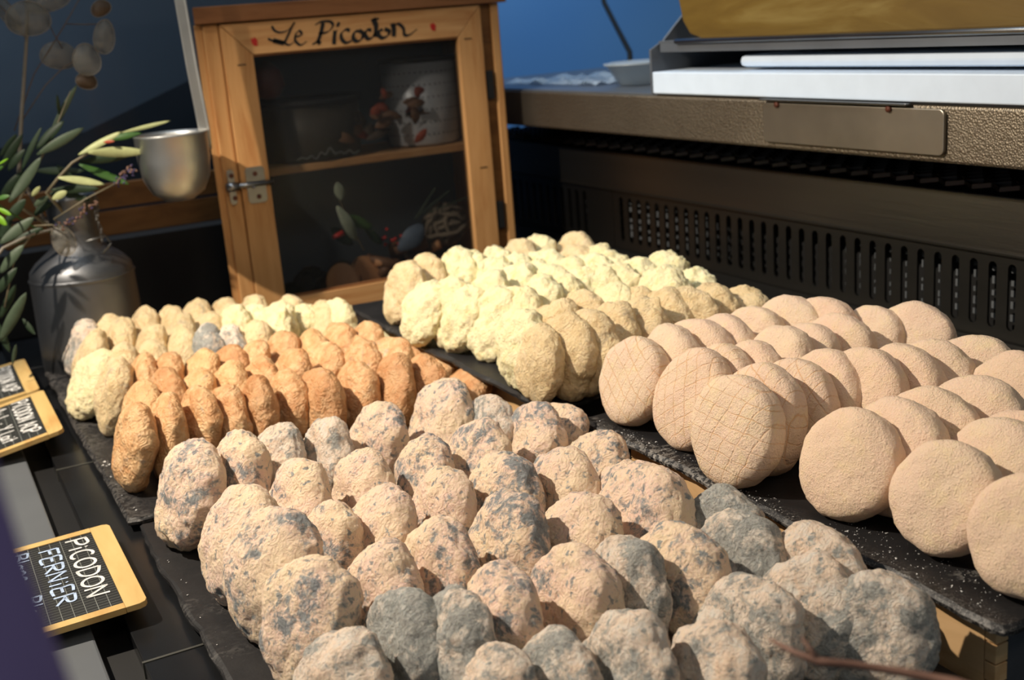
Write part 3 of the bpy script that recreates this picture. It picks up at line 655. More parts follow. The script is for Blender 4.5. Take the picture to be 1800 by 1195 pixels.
def ball(name, label, c, r, seed, mat=M_twine):
    m = MB(); rr = random.Random(seed); c = Vector(c)
    t_ = thing(name, label, 'twine', (c.x, c.y, c.z - r))
    for k in range(9):
        ax = Euler((rr.uniform(0, 3), rr.uniform(0, 3), 0)).to_matrix(); pts = [c + ax @ (Vector((math.cos(a * .3142), math.sin(a * .3142), rr.uniform(-.12, .12))) * r * (1 - .06 * (k % 3))) for a in range(21)]
        m.tube(pts, r * .11, 6)
    m.build('wound_twine', mat, t_, True)
    mm = MB(); mm.lathe([(.001, -r * .86)] + [(r * .86 * math.cos(R_(a)), r * .86 * math.sin(R_(a))) for a in range(-80, 81, 20)] + [(.001, r * .86)], c, 20); mm.build('ball_core', mat, t_, True)
c = ony(545, 482, 1.67); ball('twine_ball', 'dark ball of twine at the lower left inside the cabinet', (c.x, 1.67, .042), .029, 1, plain('dark_twine', (70, 68, 64), .9))
c = ony(805, 410, 1.69); ball('twine_wreath', 'pale grey wound twine at the lower right inside the cabinet', (c.x - .02, 1.69, .10), .035, 2)
c = ony(507, 470, 1.66); ball('straw_ball', 'small dim straw ball in the lower left cabinet corner', (c.x + .003, 1.665, .034), .021, 3, plain('dim_straw', (60, 60, 48), .9))
t = thing('branch_chunk', 'rough brown branch pieces heaped in the cabinet', 'wood', (.68, 1.67, .0125)); rr = random.Random(12)
for k in range(12):
    px = rr.uniform(655, 790); c = ony(px, rr.uniform(420, 480), 1.67 + rr.uniform(-.02, .03)); c.z = max(c.z, .024); a = rr.uniform(-.6, .9); L = rr.uniform(.012, .03)
    d = Vector((math.cos(a), rr.uniform(-.8, .2), math.sin(a))) * L; rad = rr.uniform(.006, .011); p0 = c - d; p1 = c + d; p0.z = max(p0.z, .022); p1.z = max(p1.z, .022)
    MB().tube([p0, p1], rad, 12).build('branch_piece', [M_bark, M_slice, M_dryb][k % 3], t, True)
sg = thing('sage_sprig', 'sage sprig with pale leaves standing in the cabinet', 'plant', (.575, 1.665, .0125))
leaf('leaf', ony(600, 352, 1.64), ony(592, 320, 1.64), .016, M_sage, sg); leaf('leaf', ony(592, 362, 1.64), ony(626, 425, 1.64), .018, M_sage, sg, bend=.1)
leaf('leaf', ony(600, 380, 1.65), ony(655, 400, 1.65), .018, M_leafG, sg); leaf('leaf', ony(640, 400, 1.65), ony(672, 430, 1.65), .014, M_leafD, sg); leaf('leaf', ony(620, 430, 1.66), ony(580, 400, 1.66), .02, M_leafD, sg)
MB().tube([ony(640, 440, 1.65), ony(612, 390, 1.645), ony(597, 350, 1.643)], .0012, 6).build('stem', M_stem, sg)
MB().tube([ony(585, 418, 1.645), ony(603, 409, 1.645)], [.003, .0045], 10).build('red_chilli', M_berry, sg, True)
rs = thing('rosehip_twig', 'green twigs with red berries in the lower cabinet', 'plant', (.68, 1.66, .0125)); rr = random.Random(3)
for k in range(12):
    c = ony(rr.uniform(665, 715), rr.uniform(402, 430), 1.65 + rr.uniform(0, .01)); MB().lathe([(.0001, -.0028), (.0024, -.0014), (.0028, 0), (.0024, .0014), (.0001, .0028)], c, 10).build('berry', M_berry, rs, True)
for a, b_ in (((735, 380), (790, 335)), ((750, 375), (825, 345)), ((730, 385), (765, 330))): MB().tube([ony(*a, 1.66), ony(*b_, 1.66)], .0011, 6).build('twig', M_leafM, rs)
leaf('leaf', ony(700, 440, 1.65), ony(745, 395, 1.65), .03, M_bluel, rs, bend=.15)
oo = MB().lathe([(.0001, 0), (.018, .004), (.026, .02), (.022, .04), (.010, .052), (.0001, .055)], ony(478, 150, 1.66) + Vector((-.008, 0, -.02)), 24).build('hanging_onion', plain('dark_red_bulb', (88, 36, 30), .5), None, True); tag(oo, 'dark red bulb hanging in the top left cabinet corner', 'vegetable')

# ------------------------------------------------------------------ ladle
lad = thing('ladle', 'old aluminium ladle hanging left of the cabinet', 'ladle', (.316, 1.55, .21)); bc = Vector((.3165, 1.55, .213))
MB().lathe([(.0001, 0), (.018, .002), (.033, .012), (.042, .030), (.0455, .055), (.046, .084), (.0475, .087), (.0465, .088), (.0445, .084), (.044, .055), (.040, .031), (.031, .014), (.0001, .003)], bc, 48).build('ladle_bowl', M_ladle, lad, True)
hp = [Vector((.3625, 1.55, .275)), Vector((.3635, 1.55, .30)), Vector((.3600, 1.552, .38)), Vector((.3585, 1.555, .46)), Vector((.3570, 1.56, .56))]
def strap(m, pts, w_, th):
    for i in range(len(pts) - 1):
        a, b = pts[i], pts[i + 1]; s_ = Vector((w_ / 2, 0, 0)); n_ = Vector((0, th / 2, 0))
        m.add([a - s_ - n_, a + s_ - n_, a + s_ + n_, a - s_ + n_, b - s_ - n_, b + s_ - n_, b + s_ + n_, b - s_ + n_], [(0, 1, 5, 4), (1, 2, 6, 5), (2, 3, 7, 6), (3, 0, 4, 7)] + ([(3, 2, 1, 0)] if i == 0 else []) + ([(4, 5, 6, 7)] if i == len(pts) - 2 else []))
    return m
strap(MB(), [p + Vector((-.004, 0, 0)) for p in hp], .013, .003).build('handle', M_ladle, lad, bevel=.001)
MB().tube([p + Vector((.0025, -.0015, 0)) for p in hp], .0018, 8).build('handle_rib', M_ladle, lad, True)
MB().tube([Vector((.353, 1.56, .56)), Vector((.353, 1.575, .575)), Vector((.353, 1.59, .565))], .002, 8).build('hook', M_alu, lad, True)
rl = thing('hanging_rail', 'thin dark rail the ladle hangs from, above the frame', 'rail', (.353, 1.585, .56))
MB().tube([(-.4, 1.585, .57), (1.0, 1.585, .57)], .004, 10).build('rod', M_black, rl, True)
for xx in (-.4, 1.0): MB().tube([(xx, 1.585, .57), (xx, 1.585, 1.2)], .006, 10).build('upright', M_black, rl, True)

# ------------------------------------------------------------------ milk can
can = thing('milk_can', 'small dented aluminium milk can holding olive branches', 'milk can', (.186, 1.60, 0)); cc = (.186, 1.60, 0)
MB().lathe([(.0001, .001), (.064, .001), (.067, .006), (.068, .02), (.0665, .08), (.0655, .128), (.0635, .140), (.055, .150), (.042, .160), (.034, .166), (.031, .172), (.0295, .190), (.030, .215), (.033, .228), (.0345, .232), (.0335, .233), (.030, .228), (.0275, .21), (.027, .18), (.030, .166), (.060, .135), (.062, .01), (.0001, .006)], cc, 56).build('can_body', M_alu, can, True)
MB().lathe([(.0655, .1265), (.0672, .129), (.0655, .1315)], cc, 56).build('shoulder_band', M_alu, can, True)
m = MB(); P0 = ony(166, 345, 1.567); P1 = ony(178, 420, 1.565)
for k in range(13):
    t_ = k / 12; c = P0.lerp(P1, t_) + Vector((.0015 * math.sin(t_ * 9), 0, 0)); ang = 0 if k % 2 else math.pi / 2
    ring = []
    for a in range(11):
        q = a * math.tau / 10; ring.append(c + Vector((.0022 * math.cos(q) * math.cos(ang), .0022 * math.cos(q) * math.sin(ang), .0048 * math.sin(q))))
    m.tube(ring, .0006, 5)
o = m.build('chain', M_chain, can, True)
MB().tube([ony(150, 425, 1.55), ony(185, 414, 1.555), ony(195, 428, 1.55), ony(180, 445, 1.545)], .0013, 8).build('handle_wire', M_chain, can, True)

# plants in the can ------------------------------------------------------
def branch(name, label, cat, stems, leaves, Yd=1.57, group=None):
    t = thing(name, label, cat, (.186, 1.6, .233), group)
    for pts, r_, mt in stems:
        MB().tube([ony(a, b, y_) for a, b, y_ in pts], r_, 6).build('stem', mt, t, True)
    for (a, b, w_, mt, y_) in leaves:
        leaf('leaf', ony(*a, y_), ony(*b, y_ - .01), w_ * .00066, mt, t, bend=random.uniform(-.06, .06), nrm=(random.uniform(-.5, .3), -1, random.uniform(-.1, .6)))
    return t
L_, M_, D_, G_, B_ = M_leafL, M_leafM, M_leafD, M_leafG, M_leafB
branch('olive_branch', 'olive branch with pale leaves reaching right toward the ladle', 'branch',
 [([(150, 420, 1.60), (120, 385, 1.58), (82, 338, 1.56), (103, 312, 1.555), (127, 286, 1.55), (160, 266, 1.55), (190, 246, 1.55)], [.0024, .0024, .0022, .002, .0018, .0013, .0008], M_stem)],
 [((138, 272), (214, 231), 13, L_, 1.55), ((214, 233), (300, 212), 8, L_, 1.545), ((155, 268), (258, 267), 20, L_, 1.545), ((240, 268), (294, 283), 13, G_, 1.56), ((139, 284), (227, 274), 17, D_, 1.57), ((139, 289), (228, 324), 17, G_, 1.565), ((102, 312), (184, 324), 15, L_, 1.545), ((90, 334), (176, 331), 16, D_, 1.565), ((92, 350), (118, 336), 14, L_, 1.55), ((190, 246), (250, 234), 13, G_, 1.56), ((182, 250), (202, 248), 6, M_dryl, 1.545), ((110, 340), (160, 352), 14, D_, 1.57), ((56, 345), (70, 328), 9, L_, 1.55), ((60, 362), (84, 345), 12, M_, 1.555)])
branch('olive_branch', 'olive branch rising left with dark grey-green leaves', 'branch',
 [([(150, 425, 1.60), (90, 400, 1.59), (30, 360, 1.58), (66, 290, 1.575), (95, 232, 1.57), (124, 160, 1.57)], [.0026, .0024, .0022, .0016, .001, .0006], M_stem)],
 [((65, 272), (148, 224), 18, M_, 1.56), ((64, 262), (113, 212), 18, D_, 1.575), ((38, 300), (74, 222), 11, D_, 1.57), ((16, 355), (72, 276), 19, M_, 1.56), ((88, 236), (136, 148), 12, M_, 1.58), ((104, 205), (100, 165), 7, D_, 1.58), ((14, 300), (44, 262), 14, D_, 1.58), ((0, 300), (40, 235), 16, D_, 1.59), ((20, 350), (60, 298), 18, M_, 1.57), ((60, 380), (110, 330), 20, D_, 1.585), ((0, 350), (42, 300), 18, D_, 1.59), ((60, 300), (150, 300), 16, D_, 1.60), ((0, 275), (30, 235), 12, D_, 1.59), ((100, 290), (140, 330), 14, D_, 1.59)])
branch('olive_branch', 'drooping dark olive branch in front of the can, far left', 'branch',
 [([(150, 425, 1.60), (100, 402, 1.565), (55, 412, 1.53), (5, 436, 1.51), (-20, 470, 1.50)], [.0022, .002, .002, .0018, .0015], M_stemw), ([(55, 412, 1.53), (25, 455, 1.52), (8, 540, 1.51)], [.0015, .0012, .001], M_stem)],
 [((0, 428), (60, 382), 20, M_, 1.53), ((0, 480), (42, 430), 18, M_, 1.52), ((0, 600), (46, 514), 20, M_, 1.51), ((-10, 520), (30, 470), 16, D_, 1.52), ((0, 560), (28, 500), 14, D_, 1.53), ((20, 430), (75, 400), 14, D_, 1.54), ((10, 390), (45, 350), 18, D_, 1.55), ((0, 420), (20, 380), 18, D_, 1.56), ((22, 640), (28, 606), 7, M_, 1.50), ((-10, 560), (18, 620), 14, D_, 1.52), ((40, 560), (62, 588), 10, D_, 1.53)])
branch('leafy_sprig', 'bright green leafy sprig at the far left edge', 'branch',
 [([(150, 425, 1.60), (60, 400, 1.55), (-10, 355, 1.50), (-6, 300, 1.49)], .0012, M_leafG)],
 [((-4, 350), (17, 344), 9, G_, 1.49), ((-4, 366), (20, 378), 8, B_, 1.49), ((-6, 378), (12, 396), 12, B_, 1.49), ((-4, 290), (15, 278), 4, B_, 1.49), ((-6, 300), (6, 292), 6, G_, 1.49)])
def pod_disc(t, px, py, rx, ry, mat, Y, tilt=0., name='seed_pod'):
    c = ony(px, py, Y); k = .00079 * Y / 1.57; ring = []
    for a in range(24):
        q = a * math.tau / 24; x = rx * k * math.cos(q); z = ry * k * math.sin(q) * (1 + .12 * math.sin(q))
        ring.append(c + Vector((x * math.cos(tilt) - z * math.sin(tilt), .001 * math.sin(3 * q) + x * .25, x * math.sin(tilt) + z * math.cos(tilt))))
    vs = [c + Vector((0, -.0012, 0))] + ring; fs = [(0, i + 1, (i + 1) % 24 + 1) for i in range(24)]
    o = MB().add(vs, fs).build(name, mat, t, True); md = o.modifiers.new('thick', 'SOLIDIFY'); md.thickness = .0004
    r = MB().tube(ring + [ring[0]], .0005, 5, False).build('pod_rim', M_stemw, None); r.parent = o; r.location = -Vector(t['_o'])
ho = thing('honesty_stalk', 'dried honesty stalk with papery silver seed pods, top left', 'dried plants', (.186, 1.6, .233))
MB().tube([ony(a, b, y_) for a, b, y_ in ((150, 425, 1.6), (80, 390, 1.6), (33, 305, 1.6), (38, 200, 1.6), (47, 60, 1.6), (50, -30, 1.6))], [.0022, .0024, .0026, .0024, .0022, .002], 8).build('stem', M_stemw, ho, True)
for pts in (((25, 230), (60, 130), (110, 50), (150, -20)), ((40, 210), (80, 150), (110, 120), (150, 95)), ((47, 70), (20, 30), (-10, 0)), ((115, 42), (150, 43), (180, 42)), ((75, 20), (95, 60), (110, 85))): MB().tube([ony(a, b, 1.6) for a, b in pts], .0007, 5).build('twig', M_podb, ho, True)
for a in ((50, 36, 34, 26, M_pod, 1.59, 0), (84, 4, 36, 16, M_pod, 1.6, .2), (183, 68, 17, 27, M_pod, 1.6, -.25), (104, 100, 29, 21, M_pod, 1.605, -.15), (153, 108, 22, 25, M_pod, 1.595, 0), (152, 144, 17, 13, M_podb, 1.6, -.3), (178, 16, 17, 12, M_podb, 1.6, .4), (12, 22, 12, 34, M_pod, 1.61, .5), (113, 425, 18, 26, M_pod, 1.535, .25)): pod_disc(ho, *a)
def lavender(label, stem, head, mat, mat2):
    t = thing('lavender_sprig', label, 'flower', (.186, 1.6, .233), None)
    MB().tube([ony(*p) for p in stem], .0009, 6).build('stem', M_stem, t, True); rr = random.Random(len(stem)); a = ony(*head[0]); b = ony(*head[1]); m = MB(); m2 = MB()
    for k in range(44):
        q = a.lerp(b, rr.random()) + Vector((rr.uniform(-1, 1), rr.uniform(-1, 1), rr.uniform(-1, 1))) * .0042; (m if k % 3 else m2).tube([q, q + Vector((rr.uniform(-.003, .003), -.001, rr.uniform(-.002, .004)))], [.0018, .0006], 5)
    m.build('flower_buds', mat, t, True); tag(m2.build('dry_buds', mat2, t, True), kind=None)
lavender('purple lavender sprig pointing up right past the can neck', [(150, 425, 1.6), (95, 385, 1.54), (150, 350, 1.53), (204, 322, 1.53)], [(204, 324, 1.53), (233, 294, 1.53)], M_lav, M_lavb)
lavender('dry brown lavender sprig across the can neck', [(60, 397, 1.54), (90, 395, 1.53), (104, 400, 1.53)], [(104, 402, 1.525), (172, 356, 1.525)], M_lavb, M_lav)
for pts in (((60, 398), (75, 388), (100, 384)), ((58, 392), (80, 396), (96, 388))): pass

# back-left things ---------------------------------------------------------
t = thing('wooden_crate', 'brown wooden crate standing behind the milk can', 'crate', (.36, 1.95, .13))
for k, (za, zb) in enumerate(((.130, .168), (.172, .210))): MB().box((.12, 1.9, za), (.60, 1.908, zb)).build('slat', M_crate, t, bevel=.001)
for xx in (.12, .59): MB().box((xx, 1.908, .130), (xx + .01, 2.05, .205)).build('end_board', M_crate, t)
o = MB().box((-.2, 1.86, 0.0005), (.62, 2.09, .1295)).build('black_stand', M_black, None, bevel=.002); tag(o, 'matt black stand carrying the wooden crate', 'stand')
o = MB().box((-.6, 2.125, .0005), (.84, 2.131, 1.2)).build('glass_screen', M_smoke); tag(o, 'dark smoked glass screen behind the plants', 'glass screen')
p = [ony(-200, 300, 2.16), ony(150, 232, 2.16), ony(330, 143, 2.16), ony(560, 20, 2.16)]
o = MB().prism([(q.x, 2.16, q.z) for q in p] + [(p[-1].x, 2.16, .0005), (p[0].x, 2.16, .0005)], (0, .01, 0)).build('sloping_panel', plain('charcoal', (30, 32, 36), .6)); tag(o, 'charcoal panel with sloping top behind the glass screen', 'panel')

# ------------------------------------------------------------------ vent unit (right)
XV = .95
vent = thing('air_grille', 'slotted steel air grille along the back of the refrigerated counter', 'grille', (XV, 1.1, 0))
def slotplate(y0, y1, first, n, pitch=.0235, w_=.0100):
    # vertical plate in x = XV with stadium slots; built as strips between slot outlines
    z0, z1, zb, zt = .052, .146, .068, .1365; r = w_ / 2; m = MB(); edges = [y0]
    cs = [first + i * pitch for i in range(n)]
    prev = y0
    for i, c in enumerate(cs):
        nxt = (c + pitch / 2) if i < n - 1 else y1; a0 = prev; prev = nxt
        ring = [(c + r * math.cos(q), zt - r + r * math.sin(q)) for q in [R_(k * 22.5) for k in range(0, 9)]] + [(c + r * math.cos(q), zb + r + r * math.sin(q)) for q in [R_(180 + k * 22.5) for k in range(0, 9)]]
        outer = []
        for (yy, zz) in ring:
            dx = yy - c; top = zz > (zb + zt) / 2
            ang = math.atan2(zz - ((zt - r) if top else (zb + r)), dx)
            if abs(math.cos(ang)) > .7071: oy = nxt if dx > 0 else a0; oz = zz
            else: oy = c + (dx / abs(dx) if abs(dx) > 1e-6 else 0) * 0 + dx * 1.2; oz = z1 if top else z0
            outer.append((oy, oz))
        # add corner points by splitting: build faces ring->outer with corners inserted
        k = len(ring)
        vs = [(XV, a, b) for a, b in ring] + [(XV, a, b) for a, b in outer]; fs = []
        for j in range(k):
            j2 = (j + 1) % k; fs.append((j, j2, k + j2, k + j))
        cn = []
        for j in range(k):
            j2 = (j + 1) % k; A, B = outer[j], outer[j2]
            if abs(A[0] - B[0]) > 1e-6 and abs(A[1] - B[1]) > 1e-6:
                cy_ = A[0] if A[0] in (a0, nxt) else B[0]; cz_ = A[1] if A[1] in (z0, z1) else B[1]
                vs.append((XV, cy_, cz_)); fs.append((k + j, k + j2, len(vs) - 1))
        # slot walls
        b0 = len(vs); vs += [(XV + .003, a, b) for a, b in ring]
        for j in range(k): fs.append((j, (j + 1) % k, b0 + (j + 1) % k, b0 + j))
        m.add(vs, fs)
    return m.build('slotted_plate', M_vent, vent)
slotplate(.3390, 1.502, .3510, 49); slotplate(1.56, 1.95, 1.585, 15)
MB().box((XV - .0005, 1.5025, .052), (XV + .003, 1.5595, .146)).build('joint_cover', M_vent, vent)
MB().box((XV - .002, .30, .1462), (XV + .004, 1.95, .203)).build('top_band', M_brush, vent, bevel=.0015)
MB().box((XV - .006, .30, .1455), (XV - .0005, 1.95, .1475)).build('fold_line', M_vent, vent)
MB().prism([(XV - .045, .30, .048), (XV - .045, .30, .051), (XV - .004, .30, .056), (XV + .002, .30, .052), (XV + .002, .30, .048)], (0, 1.65, 0)).build('bottom_trim', M_vent, vent)
MB().box((XV + .045, .30, .0), (XV + .05, 1.95, .19)).build('back_plate', M_black, vent)
MB().box((.895, .30, .0005), (XV + .045, 1.95, .0475)).build('plinth', M_black, vent)
rr = random.Random(8); m = MB()
for k in range(68):
    yy = .36 + k * .0235
    for j in range(5):
        z_ = .07 + j * .013 + rr.uniform(-.002, .002); m.box((XV + .02, yy - .006, z_), (XV + .021, yy + .008, z_ + rr.uniform(.003, .009)))
o = m.build('cooling_fins', plain('grey_fin', (100, 104, 108), .5), vent); tag(o, kind='stuff')
m = MB(); 
for i in range(48):          # expanded metal mesh on top
    for j in range(7):
        c = Vector((XV + .004 + j * .019 + .0095, .32 + i * .034 + (j % 2) * .017, .206)); a, b = .0088, .0165
        pts = [c + Vector((-a, 0, 0)), c + Vector((0, b, .002)), c + Vector((a, 0, .004)), c + Vector((0, -b, .002))]
        for q in range(4):
            p_, r2 = pts[q], pts[(q + 1) % 4]; d = (r2 - p_); nn = Vector((0, 0, .0045)); s_ = Vector((d.y, -d.x, 0)).normalized() * .0009
            m.add([p_ - s_, r2 - s_, r2 - s_ + nn, p_ - s_ + nn, p_ + s_, r2 + s_, r2 + s_ + nn, p_ + s_ + nn], [(0, 1, 2, 3), (7, 6, 5, 4), (3, 2, 6, 7)])
o = m.build('expanded_mesh', metal('dark_mesh', (70, 66, 66), .4), vent); tag(o, kind='stuff')
MB().box((XV + .004, .30, .1985), (XV + .20, 1.95, .2015)).build('mesh_tray', M_black, vent)
MB().box((XV + .142, .30, .2015), (XV + .145, 1.95, .2445)).build('riser', M_black, vent)

# counter top (right) -------------------------------------------------------
XC = .87
ct = thing('service_worktop', 'hammered steel worktop above the air grille', 'worktop', (XC, 1.1, .245))
MB().box((XC, .25, .245), (2.2, 1.98, .299)).build('worktop_slab', M_ham, ct, bevel=.003)
MB().box((XC + .004, .25, .2992), (2.2, 1.98, .3012)).build('worktop_sheet', M_scale, ct)
MB().box((XC + .29, .25, .0), (2.2, 1.98, .244)).build('worktop_support', M_groove, ct)
pl = MB(); ya, yb, za, zb, r = .787, 1.045, .2525, .296, .006; poly = []
for (ccy, ccz, a0) in ((yb - r, zb - r, 0), (ya + r, zb - r, 90), (ya + r, za + r, 180), (yb - r, za + r, 270)):
    for k in range(6): q = R_(a0 + k * 18); poly.append((XC - .0004, ccy + r * math.cos(q), ccz + r * math.sin(q)))
pl.prism(poly, (-.004, 0, 0)).build('cover_plate', M_plate, ct, bevel=.0008)['label'] = 'plain steel cover plate'
MB().box((XC - .0095, .83, .2985), (XC - .0004, 1.045, .3005)).build('ticket_ledge', M_steel, ct, bevel=.0005)
for yy in (.855, 1.02): MB().tube([(XC - .003, yy, .2945), (XC - .007, yy, .2945)], .0032, 12).build('rivet', M_screw, ct, True)
bd = MB().box((XC - .002, .25, .3016), (XC + .42, 1.262, .3285)).build('cutting_board', M_white, bevel=.0015); tag(bd, 'thick white cutting board at the worktop edge', 'cutting board', 'white cutting boards')
bd = MB().box((XC + .022, .25, .3322), (XC + .40, 1.118, .3460)).build('cutting_board', M_white, bevel=.006); tag(bd, 'smaller white board on small feet on top of the thick one', 'cutting board', 'white cutting boards')
ft = [MB().box((XC + .12, yy, .3287), (XC + .38, yy + .05, .3317)).build('board_foot', M_scale, bd) for yy in (.30, .70, 1.05)]
cut = thing('cheese_cutter_tray', 'grey metal cutter tray with round front rod, under the cheese wheel', 'cheese cutter', (XC + .02, 1.265, .30))
def XO(px, py, X): q = onx(px, py, X); return (q.x, q.y, q.z)
sp = [(XC + .002, .25, .330), (XC + .002, 1.268, .3295)]
MB().prism([(XC + .0, 1.266, .3015), (XC + .0, 1.266, .356), (XC + .02, 1.266, .366), (XC + .09, 1.266, .43), (XC + .34, 1.266, .43), (XC + .34, 1.266, .3015)], (0, .004, 0)).build('end_plate', M_scale, cut, bevel=.0006)
MB().box((XC + .16 + .26, .25, .3015), (XC + .165 + .26, 1.265, .372)).build('rear_upright', M_scale, cut)
MB().prism([(XC + .012, .25, .3637), (XC + .012, .25, .3657), (XC + .426, .25, .3657), (XC + .426, .25, .3637)], (0, 1.015, 0)).build('tray_sheet', M_scale, cut)
MB().tube([(XC + .010, .25, .3645), (XC + .010, 1.225, .3645)], .0032, 12).build('front_rod', M_steel, cut, True)
MB().box((XC + .012, .25, .352), (XC + .014, 1.262, .3634)).build('front_lip', M_scale, cut)
wh = MB(); prof = [(.455, 0), (.478, .006), (.492, .022), (.500, .05), (.503, .085), (.500, .115), (.488, .14), (.465, .152)]; wc = (.893, .735, .3665)
N = 48; vs = []; fs = []
for i in range(N + 1):
    a = -math.pi / 2 + math.pi * i / N
    for r_, z_ in prof: vs.append((r_ * math.cos(a) * .72, r_ * math.sin(a), z_))
K = len(prof)
for i in range(N):
    for k in range(K - 1): fs.append((i * K + k, (i + 1) * K + k, (i + 1) * K + k + 1, i * K + k + 1))
fs += [tuple(i * K for i in range(N + 1))[::-1], tuple(i * K + K - 1 for i in range(N + 1)), tuple(range(K)) + tuple(N * K + k for k in reversed(range(K)))]
o = MB().add([(wc[0] + a, wc[1] + b, wc[2] + c) for a, b, c in vs], fs).build('hard_cheese', M_wheel, None, False, .004, origin=wc); tag(o, 'large golden half wheel of hard cheese on the cutter tray', 'cheese')
t = MB(); tub = thing('plastic_tub', 'clear plastic tub beside the cutter end plate', 'tub', (.968, 1.44, .3015)); cp = (.968, 1.44, .3015)
MB().lathe([(.0001, .001), (.03, .001), (.047, .030), (.051, .030), (.051, .032), (.045, .032), (.028, .003), (.0001, .003)], cp, 32).build('tub_body', M_plastic, tub, True)
MB().lathe([(.0001, .035), (.04, .034), (.050, .0325), (.052, .0322)], cp, 32).build('lid', M_plastic, tub, True)
pf = thing('crumpled_film', 'crumpled clear film lying on the worktop by the tub', 'plastic film', (1.0, 1.5, .3015)); rr = random.Random(21); m = MB(); G = 12
vs = [(.935 + i * .012, 1.51 + j * .026, .3022 + abs(noise.noise(Vector((i * .5, j * .5, 3)))) * .014) for i in range(G) for j in range(G)]
m.add(vs, [(i * G + j, i * G + j + 1, (i + 1) * G + j + 1, (i + 1) * G + j) for i in range(G - 1) for j in range(G - 1)]).build('film_sheet', M_plastic, pf)
cb_ = [onx(1050, -60, 1.25), onx(1062, 5, 1.22), onx(1085, 50, 1.18), onx(1107, 92, 1.12)]
cbl = MB().tube(cb_ + [Vector((1.10, cb_[-1].y - .03, .306))], .0045, 10).build('power_cable', M_black, None, True); tag(cbl, 'black power cable dropping to the worktop behind the cutter', 'cable')

# ------------------------------------------------------------------ price tags
def price_tag(label, TR, BR, TLx, lines, zr=.030, zl=.0045):
    tr = onz(*TR, zr); br = onz(*BR, zr); X = (tr.x + br.x) / 2; y1, y0 = tr.y, br.y; W = .095
    t = thing('price_tag', label, 'sign', (X - W / 2, (y0 + y1) / 2, .002), 'chalk price tags on the customer rail')
    A = Vector((X, y0, zr)); r = Vector((0, 1, 0)); ang = math.asin((zr - zl) / W); d = Vector((-math.cos(ang), 0, -math.sin(ang))); n_ = Vector((-math.sin(ang), 0, math.cos(ang)))
    Hh = y1 - y0; th = .004; fr = .016; fs_ = .009
    def quad(a0, a1, b0, b1, z0_, z1_):   # a along d, b along y
        return [A + d * a0 + r * b0 + n_ * z0_, A + d * a1 + r * b0 + n_ * z0_, A + d * a1 + r * b1 + n_ * z0_, A + d * a0 + r * b1 + n_ * z0_], n_ * (z1_ - z0_)
    def prism(name, mat, *a, **k): q, h = quad(*a); return MB().prism(q, h).build(name, mat, t, **k)
    def rframe():
        rc = .006; P = [(0, rc), (rc * .3, rc * .3), (rc, 0), (fr, 0), (fr, Hh), (rc, Hh), (rc * .3, Hh - rc * .3), (0, Hh - rc)]
        return MB().prism([A + d * a + r * b - n_ * th for a, b in P], n_ * (th + .0008)).build('frame_rail', M_tagwood, t, bevel=.0005)
    rframe(); prism('frame_rail', M_tagwood, W - .008, W, 0, Hh, -th, .0008)
    prism('frame_side', M_tagwood, fr + .0002, W - .0082, 0, fs_, -th, .0008); prism('frame_side', M_tagwood, fr + .0002, W - .0082, Hh - fs_, Hh, -th, .0008)
    prism('blackboard', M_board, fr + .0003, W - .0083, fs_ + .0002, Hh - fs_ - .0002, -th + .001, 0)
    m = MB()
    for k in range(1, 9):
        a = fr + k * .0085
        if a < W - .01: q, h = quad(a, a + .0005, fs_, Hh - fs_, .0001, .0002); m.prism(q, h)
    k = fs_ + .004
    while k < Hh - fs_: q, h = quad(fr, W - .009, k, k + .0003, .0001, .0002); m.prism(q, h); k += .0045
    tag(m.build('ruled_lines', M_line, t), kind='stuff')
    m = MB(); m2 = MB()
    for (txt, a0, hh, b0, tot, mm) in lines:
        # text runs towards -Y, letter tops towards +X (up the slope)
        write(m if mm == 0 else m2, txt, A + d * (a0 + hh) + r * (Hh - b0), -r, -d, n_, hh, .15, total=tot)
    m.build('chalk_writing', M_chalk, t)
    if m2.v: m2.build('blue_chalk_writing', M_chalkb, t)
    MB().box((X - .012, (y0 + y1) / 2 - .008, .0008), (X - .004, (y0 + y1) / 2 + .008, zr - .0075)).build('prop_block', M_black, t)
price_tag('chalk tag reading Picodon fermier, nearest the camera', (200, 918), (250, 1060), 45, [('PiCODON', .021, .017, .014, .125, 0), ('FERNiER', .045, .015, .020, .115, 1), ('Blanc - Bleu', .068, .014, .014, .135, 1)], .017, .0145)
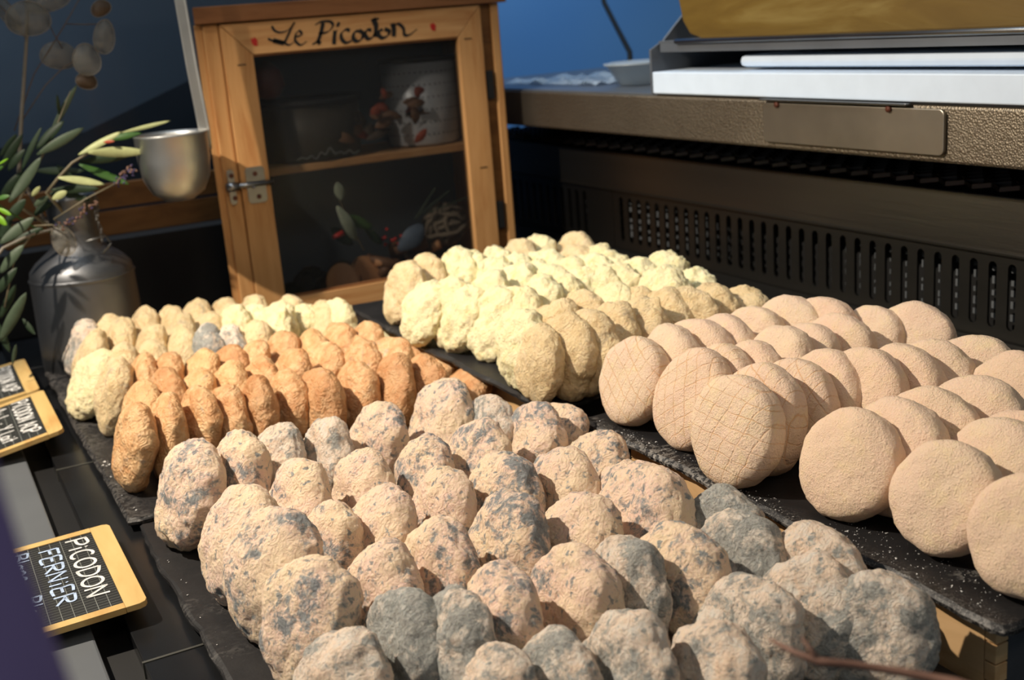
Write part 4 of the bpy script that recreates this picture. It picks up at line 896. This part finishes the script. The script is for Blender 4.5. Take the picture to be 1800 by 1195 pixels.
price_tag('middle chalk tag reading Picodon AOP, lower one of the far pair', (78, 685), (110, 755), 0, [('PiCODON AOP', .021, .018, .012, .135, 0), ('Au L - Y Lait', .045, .016, .016, .135, 0), ('MEAN DUCLAU', .068, .014, .016, .13, 1)], .028, .012)
price_tag('farthest chalk tag, partly behind the one in front', (47, 630), (66, 685), 0, [('PiCODON AOP', .021, .018, .012, .130, 0), ('Au L - Y Lait', .045, .016, .016, .13, 0), ('MEAN', .068, .014, .016, .08, 1)], .024, .012)

# ------------------------------------------------------------------ foreground
tw = thing('dry_twig', 'thin reddish-brown dry twig lying over the nearest grey cheeses', 'twig', (.30, .34, .09)); zt = .16
def TW(px, py, z): q = onz(px, py, z); return q
pts = [TW(1352, 1123, zt), TW(1395, 1146, zt), TW(1440, 1163, zt), TW(1500, 1168, zt), TW(1580, 1180, zt), TW(1680, 1200, zt), TW(1790, 1235, zt)]
MB().tube(pts, [.0005, .0012, .0018, .0016, .0017, .0020, .0022], 8).build('twig_stem', M_twig, tw, True)
MB().tube([pts[2], pts[2] + Vector((.0, .010, .006))], [.0016, .0005], 6).build('side_bud', M_twig, tw, True)
pc_ = thing('purple_cloth', 'blurred purple cloth edge close to the camera at lower left', 'cloth', (-.05, .25, -.1)); m = MB(); K = 14; Z = 12
edge = [(-6, 760), (10, 850), (38, 930), (62, 1010), (88, 1080), (110, 1150), (140, 1230), (180, 1340)]
vs = []; nE = len(edge)
for i, (px, py) in enumerate(edge):
    e = Vector(CAM + ray(px - 4, py) * .20)
    for k in range(K):
        s_ = k / (K - 1); vs.append(e + Vector((-.16 * s_ + .0, -.05 * s_ + .010 * math.sin(s_ * 14 + i * .3), .008 * math.sin(s_ * 9) - .01 * s_)))
m.add(vs, [(i * K + k, i * K + k + 1, (i + 1) * K + k + 1, (i + 1) * K + k) for i in range(nE - 1) for k in range(K - 1)])
o = m.build('cloth_fold', M_purple, pc_, True); md = o.modifiers.new('thick', 'SOLIDIFY'); md.thickness = .006; md.offset = 0; md = o.modifiers.new('sub', 'SUBSURF'); md.levels = 1; md.render_levels = 2

for o in list(bpy.data.objects):
    if '_o' in o.keys(): del o['_o']
